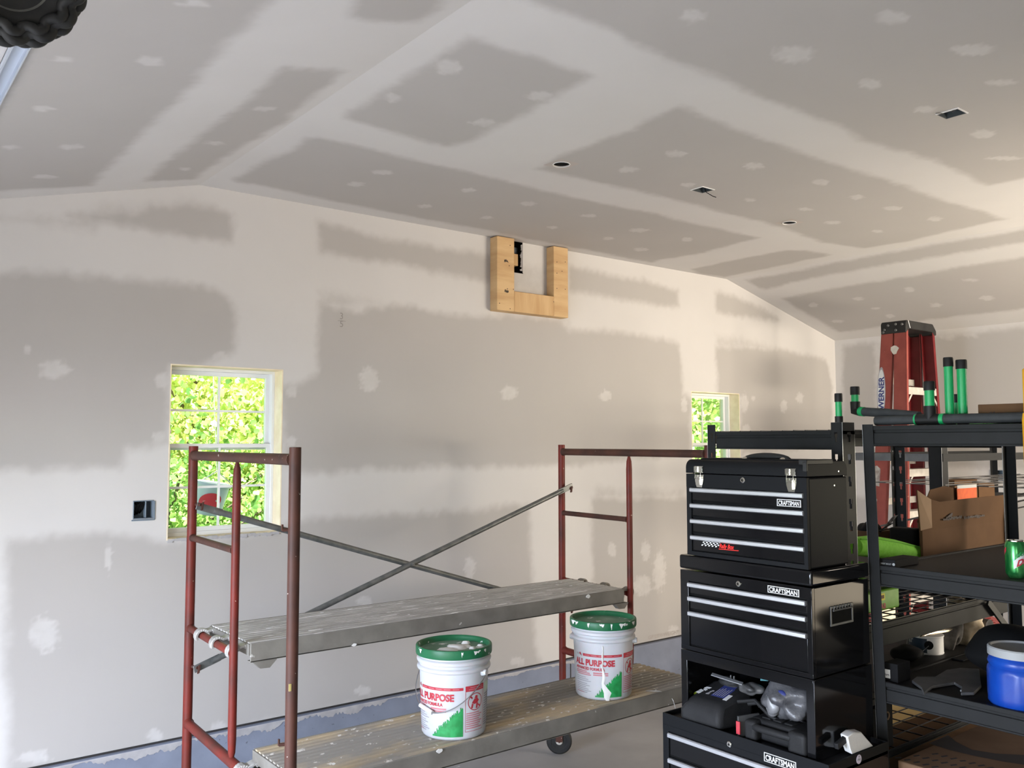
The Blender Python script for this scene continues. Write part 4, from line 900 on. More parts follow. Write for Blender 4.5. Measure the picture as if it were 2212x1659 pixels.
# third rack near the right wall, chrome wire shelf
t = thing('shelving_unit', (5.6, 2.6, 0), 'black post shelving with a chrome wire shelf standing farthest back by the right wall', 'shelving')
slot_post('post', 5.07, 2.46, 1, 1, 2.02, t, slots=False, wx=.075, wy=.075); slot_post('post', 5.12, 3.10, 1, -1, 2.0, t, slots=False)
slot_post('post', 7.2, 2.46, -1, 1, 2.0, t, slots=False); slot_post('post', 7.2, 3.10, -1, -1, 2.0, t, slots=False)
for (z, h) in ((1.802, .045), (.5, .05)):
    MB().box(5.08, 7.19, 2.455, 2.463, z-h, z).build('beam', M_RACK, t, smooth=0); MB().box(5.078, 5.088, 2.47, 3.09, z-h, z).build('beam', M_GREYM, t, smooth=0); MB().box(5.12, 7.19, 3.09, 3.10, z-h, z).build('beam', M_RACK, t, smooth=0)  # end beam in paler grey, its lit side put into the colour
m = MB(); zs_ = 1.625
for k in range(9): yy = 1.98+.12*k; m.box(5.10, 7.3, yy-.0022, yy+.0022, zs_-.0044, zs_)
for k in range(5): xx = 5.25+.5*k; m.box(xx-.003, xx+.003, 1.95, 3.0, zs_-.011, zs_-.0044)
m.box(5.10, 7.3, 1.95, 1.957, zs_-.012, zs_); m.build('wire_shelf', M_CHWIRE, t, smooth=0)
[MB().tube([(x_, 2.97, 1.34), (x_, 2.02, 1.61)], .006, 6).build('shelf_brace', M_CHWIRE, t) for x_ in (6.0, 6.9, 5.3)]

# ---------------------------------------------------------------- on the near rack
ZT = 1.930
def pipe_segs(): pass
t = thing('padded_pipe_frame', (3.05, 1.5, ZT), 'grey padded pipes with black fittings and green tape on top of the near shelving', 'pipe frame')
fr_ = .0135; X0 = 3.020
A0 = Vector((X0, 1.700, ZT+.018)); T0 = Vector((X0, 1.500, ZT+.020)); B1 = Vector((X0, 1.02, ZT+.020))
def seg(nm, pts, r, m_): return MB().tube(pts, r, 16).build(nm, m_, t)
seg('padded_pipe', [A0, T0+Vector((0, .035, 0))], .0165, M_PIPE); seg('padded_pipe', [T0-Vector((0, .045, 0)), B1], .0165, M_PIPE)
E1 = Vector((3.115, 1.835, ZT+.060)); W0 = T0+Vector((.012, .045, .012))
seg('padded_pipe', [E1+(W0-E1)*.14, E1+(W0-E1)*.5+Vector((0, 0, .002)), W0], .0165, M_PIPE)
seg('green_collar', [T0+Vector((0, .052, 0)), T0+Vector((0, .046, 0))], .0195, M_GTAPE); seg('green_collar', [T0-Vector((0, .036, 0)), T0-Vector((0, .050, 0))], .0195, M_GTAPE)
seg('tee_fitting', [T0+Vector((0, .046, 0)), T0-Vector((0, .036, 0))], .019, M_FIT)
seg('elbow_fitting', [E1+(W0-E1)*.085, E1, E1+Vector((0, 0, .036))], .0185, M_FIT)
seg('green_collar', [E1+(W0-E1)*.085, E1+(W0-E1)*.15], .018, M_GTAPE)
def upright(nm, base, zb0, zg, zc, r=.0165, capr=.0175):
    b = Vector(base); k = Vector((0, 0, 1))
    if zb0 < zg: seg('socket', [b+k*zb0, b+k*zg], r*1.15, M_FIT)
    seg('green_tube', [b+k*(zg-.004), b+k*zc], r*.94, M_GTAPE)
    seg('end_cap', [b+k*(zc-.002), b+k*(zc+.026), b+k*(zc+.030)], [capr, capr, capr*.92], M_FIT)
upright('u', E1, .03, .036, .064, .0155)
upright('u', T0, 0, .046, .102, .017, .0185)
upright('u', (3.075, 1.458, ZT), .002, .022, .205, .0158, .0165)
upright('u', (3.10, 1.425, ZT), .002, .022, .196, .0168, .0185)
upright('u', (3.34, 1.56, ZT), .002, .04, .09, .0155, .0165)
t2 = thing('short_pipe_stub', (2.99, 1.833, 1.946), 'short pipe stub with green tape and black cap, left of the padded pipes', 'pipe')
t, t_ = t2, t; upright('u', (2.992, 1.830, 1.9455), .0, .022, .078, .0128, .0145); t = t_
tag(MB().box(3.15, 3.95, 1.15, 1.52, ZT-.0055, ZT+.006).build('green_board', mat('pale_green_board', (.10, .42, .12), .6), None, bevel=.002), 'thin pale green board lying on the top shelf behind the padded pipes', 'board')
q = P(2112, 874, 1, 1.35)
t = thing('patterned_carton', (3.8, 1.25, ZT+.006), 'small brown carton printed with a dark pattern, on the top shelf at the right edge', 'box')
MB().box(q.x, q.x+.55, 1.16, 1.35, ZT+.0065, q.z).build('carton', M_CARD, t, bevel=.002)
m = MB(); rnd = random.Random(9)
for i in range(16):
    a = Vector((q.x-.0006, 1.335-.01*i*1.05-.01, ZT+.014+rnd.uniform(0, .018))); m.obox(a, (.0004, 0, 0), Vector((0, .008, rnd.uniform(-.006, .006))), Vector((0, rnd.uniform(-.003, .003), .007)))
for i in range(22):
    a = Vector((q.x+.03+.022*i+rnd.uniform(0, .01), 1.3506, ZT+.014+rnd.uniform(0, .018))); m.obox(a, (.010, 0, rnd.uniform(-.006, .006)), (0, .0004, 0), (.002, 0, .006))
m.build('dark_pattern', M_CARDP, t, smooth=0)
# yellow pole at the right edge
q0 = P(2216, 1092, 0, 2.945); q1 = P(2208, 893, 0, 2.945); q2 = P(2214, 797, 0, 2.945)
t = thing('yellow_pole', (2.94, q1.y, 1.1), 'upright yellow plastic pole in front of the near shelving at the right edge', 'pole')
yy = q1.y-.030
MB().tube([(2.925, yy-.006, .0), (2.925, yy-.006, 1.2), (2.925, yy, q1.z-.02), (2.925, yy, q1.z)], [.022, .022, .022, .019], 16).build('grip_body', M_YEL, t)
MB().tube([(2.925, yy+.002, q1.z), (2.925, yy+.002, q2.z-.004), (2.925, yy+.002, q2.z)], [.0145, .0145, .011], 16).build('shaft', M_YEL, t)
# soda can on the second shelf
ZS = 1.434-.006
cb_ = P(2197, 1250, 2, ZS); dv = Vector((cb_.x, cb_.y, 0)).normalized(); c = cb_+dv*.029; c.z = ZS
t = thing('soda_can', c, 'green soda can with a red and white logo on the middle shelf at right edge', 'can')
MB().lathe([(.022, .002), (.024, 0), (.028, .006), (.0325, .014), (.033, .02), (.033, .104), (.031, .111), (.0275, .118)], c, 40).build('can_body', mat('green_can', (.01, .16, .035), .22, metal=.55, col2=(.10, .42, .12), scale=28, stretch=(1, 1, .35), lo=.42, hi=.6), t)
MB().lathe([(.0272, .1175), (.0275, .1215), (.0262, .1215), (.025, .118), (.0, .1175)], c, 32).build('can_top', M_CHROME, t)
view = Vector((-c.x, -c.y, 0)).normalized(); rgt = Vector((-view.y, view.x, 0))
def can_on(a, z, off=.0005): return c+(view*math.cos(a)+rgt*math.sin(a))*(.033+off)+Vector((0, 0, z))
def can_patch(nm, pts, m_, off):
    mb = MB(); n = len(pts)//2; vs = []; N = 8
    for i in range(N+1):
        f = i/N; a0 = pts[0][0]+(pts[1][0]-pts[0][0])*f; z0 = pts[0][1]+(pts[1][1]-pts[0][1])*f; z1 = pts[3][1]+(pts[2][1]-pts[3][1])*f
        vs += [can_on(a0, z0, off), can_on(a0, z1, off)]
    mb.add(vs, [(2*i, 2*i+2, 2*i+3, 2*i+1) for i in range(N)]); mb.build(nm, m_, t)
can_patch('white_blaze', [(-.25, .030), (1.25, .066), (1.25, .100), (-.25, .056)], M_SILV, .0004)
can_patch('red_side_panel', [(-1.45, .070), (-1.0, .086), (-1.0, .100), (-1.45, .088)], M_PRED, .0006)
text('Mtn', .020, M_PGRN, 'logo_lettering', t, (0,)*3, (1, 0, 0), (0, 0, 1), offset=.03, shear=.3, warp=lambda x, y: can_on(-.12+x/.033, .064+y+x*.5, .0009))
text('DEW', .026, M_PRED, 'logo_lettering', t, (0,)*3, (1, 0, 0), (0, 0, 1), offset=.05, shear=.3, warp=lambda x, y: can_on(-.02+x/.033, .038+y+x*.5, .001))
# flat black box with pale lettering at the far left corner of the same shelf
t = thing('flat_black_box', (3.02, 1.63, ZS), 'flat black box with pale lettering on the middle shelf beside the post', 'box')
q0 = P(1884, 1203, 0, 2.992); q1 = P(1939, 1203, 0, 2.992)
MB().box(2.995, 3.16, 1.628, 1.688, ZS+.0005, ZS+.028).build('box_body', M_BLACK, t, bevel=.002)
text('NIGHT BULLET', .0085, M_GREYLID, 'box_lettering', t, (2.9945, 1.682, ZS+.009), (0, -1, 0), (0, 0, 1), offset=.01, sx=.70)
MB().lathe([(.005, 0), (.005, .0006)], (2.9948, 1.634, ZS+.012), 14, axis=(-1, 0, 0)).build('round_emblem', M_GREYLID, t)
# blue tub with a grey lid on the third shelf
Z3 = 1.030-.006
c = Vector((3.085, 1.262, Z3))
t = thing('blue_tub', c, 'blue plastic tub with a grey screw lid on the third shelf at right', 'tub')
prof = [(.084, .002), (.090, 0), (.098, .010), (.100, .03), (.100, .105), (.097, .118), (.0925, .124), (.094, .130), (.0965, .136), (.092, .150), (.086, .156), (.086, .162)]
mb = MB(); n = 48; vs = []; fs = []
for i, (r, z) in enumerate(prof):
    for k in range(n):
        a = 2*math.pi*k/n; e = 1.0 - (.045*max(0, math.cos(a*6)) if .01 < z < .11 else 0)
        vs.append(c+Vector((r*e*math.cos(a), r*e*math.sin(a), z)))
for i in range(len(prof)-1):
    for k in range(n): fs.append((i*n+k, i*n+(k+1) % n, (i+1)*n+(k+1) % n, (i+1)*n+k))
fs += [tuple(range(n-1, -1, -1)), tuple((len(prof)-1)*n+k for k in range(n))]
mb.add(vs, fs); mb.build('tub_body', M_BLUE, t, smooth=50)
MB().lathe([(.088, .158), (.0955, .158), (.0955, .182), (.092, .186), (.086, .186), (.083, .180), (.0, .178)], c, 56).build('screw_lid', M_GREYLID, t)
view = Vector((-c.x, -c.y, 0)).normalized(); rgt = Vector((-view.y, view.x, 0))
mb = MB(); vs = []
for i in range(7):
    a = .55+.9*i/6
    for z in (.022, .088): vs.append(c+(view*math.cos(a)+rgt*math.sin(a))*.1008+Vector((0, 0, z)))
mb.add(vs, [(2*i, 2*i+2, 2*i+3, 2*i+1) for i in range(6)]); mb.build('paper_label', mat('faded_blue_label', (.06, .12, .45), .6, col2=(.40, .10, .08), scale=60, lo=.55, hi=.6), t)
# flat grey steel bracket on the same shelf
t = thing('flat_steel_bracket', P(2000, 1480, 2, Z3), 'flat dull grey steel bracket with a cut-out, lying left of the blue tub', 'bracket')
pts = [(1970,1470),(1980,1462),(2020,1462),(2045,1447),(2075,1443),(2115,1445),(2120,1480),(2104,1496),(2076,1497),(2078,1484),(2062,1474),(2014,1482),(2000,1493),(1996,1496),(1990,1485)]
m = MB(); pl = [P(u, v, 2, Z3+.012) for u, v in pts]; m.prism([Vector((p_.x, p_.y, Z3+.003)) for p_ in pl], (0, 0, .010)); m.build('plate', M_GREYM, t, bevel=.0015)
m = MB()
for (u, v, w_) in ((2033, 1474, 17), (2088, 1489, 12)):
    a = P(u-w_, v+2, 2, Z3+.008); b = P(u+w_, v-2, 2, Z3+.008); a.z = b.z = Z3+.006; m.tube([a, b], .0042, 8)
m.build('bright_edge', M_EDGE, t)
# black bag
def lump(name, c, r, m_, parent, seed=1, k=.18, sub=0, n=18, f=3.0):
    mb = MB(); vs = []; fs = []; R_ = random.Random(seed); ph = [(R_.uniform(-f, f), R_.uniform(-f, f), R_.uniform(-f, f), R_.random()*6) for _ in range(7)]
    for i in range(n+1):
        th = math.pi*i/n
        for j in range(2*n):
            p_ = Vector((math.sin(th)*math.cos(math.pi*j/n), math.sin(th)*math.sin(math.pi*j/n), math.cos(th)))
            s_ = 1+k*sum(math.sin(a*p_.x*1.5+b*p_.y*1.5+g*p_.z*1.5+h) for a, b, g, h in ph)/3
            vs.append((c[0]+p_.x*r[0]*s_, c[1]+p_.y*r[1]*s_, max(c[2]+p_.z*r[2]*s_, c[2]-r[2])))
    for i in range(n):
        for j in range(2*n): q_ = (j+1) % (2*n); fs.append((i*2*n+j, (i+1)*2*n+j, (i+1)*2*n+q_, i*2*n+q_))
    mb.add(vs, fs); return mb.build(name, m_, parent, smooth=60)
tag(lump('black_bag', (3.43, 1.40, Z3+.082), (.16, .18, .082), M_BLACK, None, 16, .16), 'soft black bag slumped on the third shelf behind the blue tub', 'bag')
# things on the far rack seen through the near one
FW = 1.1815
t = thing('lime_box', (3.50, 1.97, FW), 'lime green package with a yellow sticker and red lettering, on the wire shelf', 'box')
a = P(1943, 1280, 1, 1.93)
MB().box(a.x-.27, a.x, 1.93, 2.06, FW+.0005, FW+.085).build('package', M_LIME, t, bevel=.008)
q = P(1908, 1303, 1, 1.93)
MB().box(q.x-.035, q.x+.012, 1.9288, 1.93, FW+.044, FW+.072).build('yellow_sticker', mat('yellow_sticker', (.75, .68, .05), .6), t, smooth=0)
MB().box(q.x-.028, q.x+.004, 1.928, 1.9289, FW+.051, FW+.065).build('sticker_print', M_CARDL, t, smooth=0)
text('GRAB', .030, M_PRED, 'lettering', t, (q.x-.060, 1.9292, FW+.010), (1, 0, 0), (0, 0, 1), offset=.04)
ZC = 1.3685
t = thing('open_carton', (4.2, 2.1, ZC), 'large brown open carton with raised flaps and an orange label inside, on the far shelving', 'box')
y0, y1 = 1.85, 2.05; x0, x1 = P(1990, 1160, 1, y0).x, 4.42; xf0, xf1 = x0+.36, x1+.05; zt_ = P(2020, 1143, 1, y0).z
def wall4(mb, a, b, z0_, z1_, th=.005):
    a = Vector(a); b = Vector(b); n_ = Vector((-(b-a).y, (b-a).x, 0)).normalized()*th; mb.prism([(a.x, a.y, z0_), (b.x, b.y, z0_), (b.x, b.y, z1_), (a.x, a.y, z1_)], n_)
m = MB(); wall4(m, (x0, y0, 0), (x1, y0, 0), ZC+.001, zt_); wall4(m, (x1, y0, 0), (xf1, y1, 0), ZC+.001, zt_); wall4(m, (xf1, y1, 0), (xf0, y1, 0), ZC+.001, zt_); wall4(m, (xf0, y1, 0), (x0, y0, 0), ZC+.001, zt_)
m.prism([(x0, y0, ZC+.001), (x1, y0, ZC+.001), (xf1, y1, ZC+.001), (xf0, y1, ZC+.001)], (0, 0, .004)); m.build('carton_body', M_CARD, t, smooth=0)
fy = y0-.012
def fp(u, v): q = P(u, v, 1, fy); return (q.x, fy, q.z)
m = MB(); m.prism([(x0-.005, y0, zt_), fp(1981, 1058), fp(1995, 1068), fp(2012, 1079), fp(2030, 1084), fp(2090, 1077), fp(2200, 1066), (x1+.03, fy, zt_+.10), (x1+.03, y0, zt_)], (0, .004, 0)); m.build('near_flap', M_CARD, t, smooth=0)
m = MB(); m.prism([(x0-.006, y0-.001, zt_+.002), fp(1981, 1059), fp(1994, 1068), fp(2011, 1079), fp(2013, 1140)], (0, -.0012, 0)); m.build('pale_flap_corner', M_CARDL, t, smooth=0)  # paler cardboard at the left corner of the flap
fy2 = y1+.01
def fq(u, v): q = P(u, v, 1, fy2); return (q.x, fy2, q.z)
m = MB(); m.prism([(xf0, y1, zt_), fq(2010, 1058), fq(2040, 1050), fq(2062, 1054), fq(2110, 1052), (xf1, fy2, zt_+.08), (xf1, y1, zt_)], (0, .004, 0)); m.build('far_flap', M_CARD, t, smooth=0)
q0 = P(2066, 1053, 1, y1); q1 = P(2109, 1080, 1, y1)
MB().box(q0.x, q1.x, y1-.003, y1, q1.z, q0.z).build('orange_label', M_ORNG, t, smooth=0)
MB().box(q0.x, q1.x, y1-.004, y1-.0031, q0.z-.006, q0.z+.010).build('label_band', M_GREYLID, t, smooth=0)
MB().box(q0.x, q0.x+(q1.x-q0.x)*.45, y1-.004, y1-.0031, q1.z-.014, q1.z+.006).build('label_band', M_GREYLID, t, smooth=0)
q = P(2037, 1126, 1, fy); marks('printed_script', M_CARDP, t, (q.x, fy-.0008, q.z), (1, 0, 0), (0, 0, 1), .17, .016, 13, 4); marks('printed_script', M_CARDP, t, (q.x+.19, fy-.0008, q.z-.003), (1, 0, 0), (0, 0, 1), .20, .014, 12, 6)
q = P(2052, 1114, 1, fy); MB().obox((q.x, fy-.0008, q.z), (.022, 0, .007), (0, .0004, 0), (0, 0, .006)).build('printed_mark', M_CARDP, t, smooth=0)
MB().box(5.46, 6.6, 2.56, 2.80, P(2062, 1080, 1, 2.6).z-.012, P(2062, 1080, 1, 2.6).z).build('shelf_board', M_DECK, bpy.data.objects['shelving_unit.002'], smooth=0)
for i, (ua, va, ub, vb, lb) in enumerate([(2062, 1038, 2113, 1080, 'small brown box behind the open carton, right above its orange label'), (2114, 1044, 2150, 1080, 'small brown box behind the open carton, the one nearer the dark wall box')]):
    a = P(ua, va, 1, 2.6); b = P(ub, 1080, 1, 2.6)
    o = MB().box(a.x, b.x-.003, 2.6, 2.72, P(2062, 1080, 1, 2.6).z+.0005, a.z).build('small_carton', M_CARD, None, bevel=.002); tag(o, lb, 'box')
# lime foam noodle
pts = [P(1845, 1180, 1, 1.90), P(1880, 1180, 1, 1.90), P(1930, 1188, 1, 1.90), P(1975, 1196, 1, 1.90), P(2032, 1212, 1, 1.90)]
pts = [Vector((q.x, 1.90, q.z)) for q in pts]
t = thing('foam_noodle', pts[1], 'lime green foam noodle arching over the shelf beside the post', 'foam noodle')
MB().tube(pts, [.036, .043, .043, .036, .024], 20).build('foam', mat('lime_foam', (.16, .50, .02), .8, col2=(.20, .56, .04), scale=60, bump=.5, bscale=200), t)
m = MB(); m.tube([q+Vector((0, -.028, .030)) for q in pts], .0035, 6); m.build('seam', mat('lime_seam', (.09, .33, .01), .8), t)
# odds and ends left of the carton
t = thing('small_open_carton', P(1910, 1165, 1, 2.2), 'small brown carton with cables and a clear strip sticking out, behind the shelving post', 'box')
a = P(1885, 1150, 1, 2.2); b = P(1934, 1180, 1, 2.2)
MB().box(a.x, b.x, 2.2, 2.32, 1.3685, a.z).build('carton', M_CARD, t, bevel=.002)
m = MB(); m.tube([P(1888, 1135, 1, 2.19), P(1900, 1146, 1, 2.19), P(1925, 1132, 1, 2.19)], .003, 6); m.tube([P(1880, 1150, 1, 2.18), P(1895, 1148, 1, 2.18), P(1930, 1140, 1, 2.18)], .003, 6); m.build('dark_cable', M_BLACK, t)
m = MB(); m.tube([P(1930, 1146, 1, 2.19), P(1945, 1152, 1, 2.18), P(1956, 1164, 1, 2.16), P(1957, 1176, 1, 2.15)], .006, 8); m.build('white_cable', mat('greyish_cable', (.35, .35, .34), .5), t)
a = P(1902, 1148, 1, 2.21); b = P(1936, 1106, 1, 2.21); m = MB(); d = (b-a); m.prism([a, a+Vector((.055, 0, .012)), b+Vector((.02, 0, -.015)), b+Vector((-.03, 0, -.02))], (0, .003, 0)); m.build('clear_strip', M_BAG, t)
lump('dark_rag', (P(1884, 1138, 1, 2.24).x, 2.26, P(1884, 1150, 1, 2.24).z), (.05, .05, .05), M_BLACK, t, 3)
t = thing('black_toolbox_case', P(1965, 1160, 1, 2.05), 'small matt black case left of the open carton on the far shelving', 'case')
a = P(1938, 1140, 1, 2.05); b = P(1985, 1168, 1, 2.05); MB().box(a.x, min(b.x, 3.865), 1.97, 2.09, ZC, a.z).build('case_body', M_BLACK, t, bevel=.01)
tag(MB().box(3.79, 3.864, 1.865, 1.95, ZC, ZC+.055).build('red_block', mat('deep_red', (.22, .02, .015), .6), None, bevel=.006), 'small deep red block left of the open carton', 'block')
# lower: paint cans, scoop, cloths, cord on the far rack's wire shelf / lower board
ZL_ = .6935
def item(name, lab, cat, loc): return thing(name, loc, lab, cat)
# shelf board for these at their height
SB = .930
bb = bpy.data.objects['shelving_unit.001']
for yy_, s_ in ((QY0+.006, 1), (QY1-.006, -1)): beam_x(yy_, s_, QX0+.003, QX1-.03, SB, bb, h=.05)
MB().box(QX0+.012, QX1-.04, QY0+.012, QY1-.012, SB-.018, SB-.004).build('shelf_board', M_DECK, bb, smooth=0)
c = P(2001, 1412, 1, 2.02); c = Vector((c.x, 2.02, SB-.004))
t = thing('paint_can', c, 'dark blue and white paint can with a wire bail, behind the black bag', 'paint can')
hh = P(2001, 1368, 1, 2.02).z - c.z
MB().lathe([(.072, 0), (.074, .004), (.072, .008), (.072, hh-.008), (.0745, hh-.006), (.0745, hh)], c, 40).build('can_body', M_WHITE, t)
view = Vector((-c.x, -c.y, 0)).normalized(); rgt = Vector((-view.y, view.x, 0))
mb = MB(); vs = []
for i in range(15):
    a_ = -2.0+2.05*i/14
    for z in (.010, hh-.010): vs.append(c+(view*math.cos(a_)+rgt*math.sin(a_))*.0728+Vector((0, 0, z)))
mb.add(vs, [(2*i, 2*i+2, 2*i+3, 2*i+1) for i in range(14)]); mb.build('dark_label', M_TEAL, t)
text('ar', .040, M_GREYLID, 'label_lettering', t, (0,)*3, (1, 0, 0), (0, 0, 1), offset=.02, warp=lambda x, y: c+(view*math.cos(-1.25+x/.072)+rgt*math.sin(-1.25+x/.072))*.0734+Vector((0, 0, hh*.58+y)))
MB().lathe([(.019, 0), (.019, .0015)], c+(view*math.cos(.15)+rgt*math.sin(.15))*.073+Vector((0, 0, hh*.55)), 20, axis=(view*math.cos(.15)+rgt*math.sin(.15))).build('bail_ear', M_BLACK, t)
m = MB(); m.tube([c+(view*math.cos(a_)+rgt*math.sin(a_))*.079+Vector((0, 0, hh*.55-.055*math.sin((a_+1.9)/2.05*math.pi)**1)) for a_ in [-1.9+.17*k for k in range(13)]], .0018, 6); m.build('bail', M_WIRE, t)
sp = P(2022, 1362, 1, 1.99)
t = thing('metal_scoop', sp, 'shiny metal trowel blade resting on top of the paint can', 'trowel')
mb = MB(); a = P(1990, 1365, 1, 1.98); vs = []; N = 14
prof2 = [(0, .001), (.12, .012), (.3, .024), (.5, .034), (.7, .042), (.85, .040), (.95, .028), (1, .006)]
L_ = P(2052, 1362, 1, 1.98).x-a.x
for f, wd in prof2:
    for k in range(-3, 4):
        vs.append((a.x+L_*f, 1.99+wd*k/3, c.z+hh+.004+.045*math.sin(math.pi*min(f, .98))**1*(1-(k/3)**2)*.6+.012*f))
fs = [(i*7+j, (i+1)*7+j, (i+1)*7+j+1, i*7+j+1) for i in range(len(prof2)-1) for j in range(6)]
mb.add(vs, fs); o = mb.build('blade', mat('warm_polished_steel', (.62, .54, .42), .22, metal=.9, bump=.2, bscale=25), t); o.modifiers.new('s', 'SOLIDIFY').thickness = .0012
tag(lump('grey_rag', (P(2068, 1380, 1, 1.95).x, 1.97, SB+.075), (.035, .04, .085), mat('grey_rag_cloth', (.12, .11, .10), .9, col2=(.07, .065, .06), scale=40, bump=.6), None, 6, .25), 'crumpled grey rag standing between the paint can and the cream bundle', 'rag')
t = thing('cream_bundle', (P(2110, 1370, 1, 1.93).x, 1.95, SB), 'cream and tan bundle of cloth in a clear bag above the black bag', 'bundle')
cx_ = P(2110, 1375, 1, 1.93)
lump('cloth', (cx_.x, 1.99, SB+.095), (.085, .09, .10), M_CREAMY, t, 12, .22)
lump('neck', (P(2112, 1352, 1, 1.93).x, 1.97, cx_.z+.045), (.045, .04, .025), mat('cream_rubber', (.40, .33, .20), .7), t, 2, .15)
MB().tube([P(2138, 1352, 1, 1.92), P(2138, 1352, 1, 1.92)+Vector((.01, .06, 0))], .030, 16).build('grey_knob', mat('grey_knob', (.14, .13, .13), .5), t)
t = thing('red_cord_coil', P(2175, 1350, 1, 2.0), 'coil of red extension cord hanging over the shelf at right', 'cord')
for k in range(9):
    o_ = k*.011; pp = [P(2095+k*5, 1342+k*1.5, 1, 2.0-o_*.5), P(2130+k*5, 1328+k*5, 1, 1.98-o_*.5), P(2165+k*3, 1345+k*5, 1, 1.96-o_*.5), P(2192+k*1.5, 1372+k*3, 1, 1.95-o_*.5), P(2200, 1396+k*1, 1, 1.95-o_*.5)]
    MB().tube(pp, .0075, 8).build('cord_loop', M_CORD, t)
t = thing('leaning_dark_bar', P(2160, 1340, 1, 1.80), 'flat dark bar leaning diagonally across the red cord', 'bar')
a = P(2136, 1300, 1, 1.80); b = P(2204, 1392, 1, 1.80); d = (b-a); n_ = Vector((d.z, 0, -d.x)).normalized()*.016
MB().prism([a-n_, a+n_, b+n_, b-n_], (0, .01, 0)).build('bar_body', M_CAP, t, bevel=.002)
t = thing('white_leaning_panel', P(1925, 1420, 1, 2.2), 'pale board leaning behind the shelf post, seen below the middle shelf', 'board')
# black low items
tag(lump('black_pouch', (P(1975, 1425, 1, 1.96).x, 1.99, SB+.028), (.075, .07, .032), M_BLACK, None, 15, .15), 'low black pouch in front of the paint can', 'pouch')
tag(MB().box(3.50, 3.80, 1.64, 1.685, 1.026, 1.031).build('thin_black_tool', M_BLACK, None, bevel=.002), 'thin black strip lying along the far edge of the third shelf', 'strip')
o = bpy.data.objects['white_leaning_panel']; a0 = P(1905, 1385, 1, 3.2); a1 = P(1938, 1383, 1, 3.2); a2 = P(1932, 1438, 1, 3.2); a3 = P(1915, 1445, 1, 3.2)
MB().prism([Vector((a0.x, 3.2, .0)), Vector((a1.x, 3.2, .0)), Vector((a1.x, 3.2, a1.z+.3)), Vector((a0.x, 3.2, a0.z+.3))], (0, .012, 0)).build('panel', M_CREAM, o, smooth=0)
a = P(1950, 1372, 1, 2.35); b = P(1932, 1445, 1, 2.35)
t = thing('grey_strip', b, 'narrow grey metal strip leaning on the far shelving, left of the paint can', 'strip')
MB().prism([a, a+Vector((.035, 0, 0)), b+Vector((.04, 0, 0)), b], (0, .004, 0)).build('strip_body', mat('mid_grey', (.20, .18, .17), .5), t)
t = thing('small_black_box', P(1905, 1450, 1, 1.75), 'small black box with a white label behind the shelf post', 'box')
a = P(1900, 1424, 0, 3.02); MB().box(3.012, 3.10, 1.64, 1.692, Z3+.0005, a.z-.004).build('box_body', M_BLACK, t, bevel=.002)
MB().box(3.0108, 3.012, 1.668, 1.690, Z3+.012, Z3+.042).build('white_label', M_WHITE, t, smooth=0)
marks('label_print', M_PGRY, t, (3.0106, 1.688, Z3+.02), (0, -1, 0), (0, 0, 1), .017, .007, 4, 2)
# bottom: printed carton and things on the lowest wire shelf
t = thing('printed_carton', (3.5, 1.4, .50), 'big brown carton with dark printed swoosh on the lowest shelf', 'box')
cz1 = .752
MB().box(3.03, 3.95, 1.14, 1.66, .4965, cz1).build('carton_body', mat('lighter_cardboard', (.21, .125, .075), .85, spec=.1, col2=(.17, .10, .06), scale=5), t, bevel=.004)
def cp(u, v): q = P(u, v, 2, cz1); return Vector((q.x, q.y, cz1+.0006))
m = MB(); m.add([cp(*q) for q in [(2006,1606),(2048,1588),(2066,1603),(2100,1620),(2150,1628),(2230,1632),(2230,1655),(2170,1646),(2100,1632),(2050,1620)]], [tuple(range(10))]); m.build('printed_swoosh', M_CARDP, t, smooth=0)
rnd = random.Random(3)
for row in range(3):
    m = MB()
    for i in range(9):
        a = cp(1940+row*40+i*20, 1637+i*5-row*4); m.obox(a, Vector((.010+.004*rnd.random(), -.005, 0)), Vector((.003, .004, 0)), (0, 0, .0004))
    m.build('printed_lettering', M_CARDP, t, smooth=0)
WL = .694
t = thing('yellow_bag', (3.6, 2.2, WL), 'yellowish paper sack lying under the lowest wire shelf', 'sack')
MB().box(3.10, 4.3, 2.14, 2.40, .28, .58).build('sack_body', mat('yellow_paper', (.62, .46, .20), .8, col2=(.5, .35, .14), scale=6), t, bevel=.04, seg=3)
t = thing('lower_brown_carton', (3.4, 1.9, .1), 'brown carton on the floor below the wire shelf', 'box')
MB().box(3.10, 4.3, 1.84, 2.12, .0, .60).build('carton_body', M_CARD, t, bevel=.003)
t = thing('dark_round_tin', P(1912, 1560, 1, 1.86), 'dark box with a tan ring mark behind the shelf post, low down', 'box')
a = P(1905, 1520, 1, 1.84); b = P(1929, 1568, 1, 1.84); MB().box(3.05, b.x, 1.84, 1.98, WL+.0005, a.z-.01).build('box_body', M_BLACK, t, bevel=.002)
q = P(1916, 1546, 1, 1.84); MB().tube([Vector((q.x+.014*math.cos(k*.5236), 1.8385, q.z+.014*math.sin(k*.5236))) for k in range(13)], .003, 6, caps=False).build('ring_mark', M_CARDL, t)

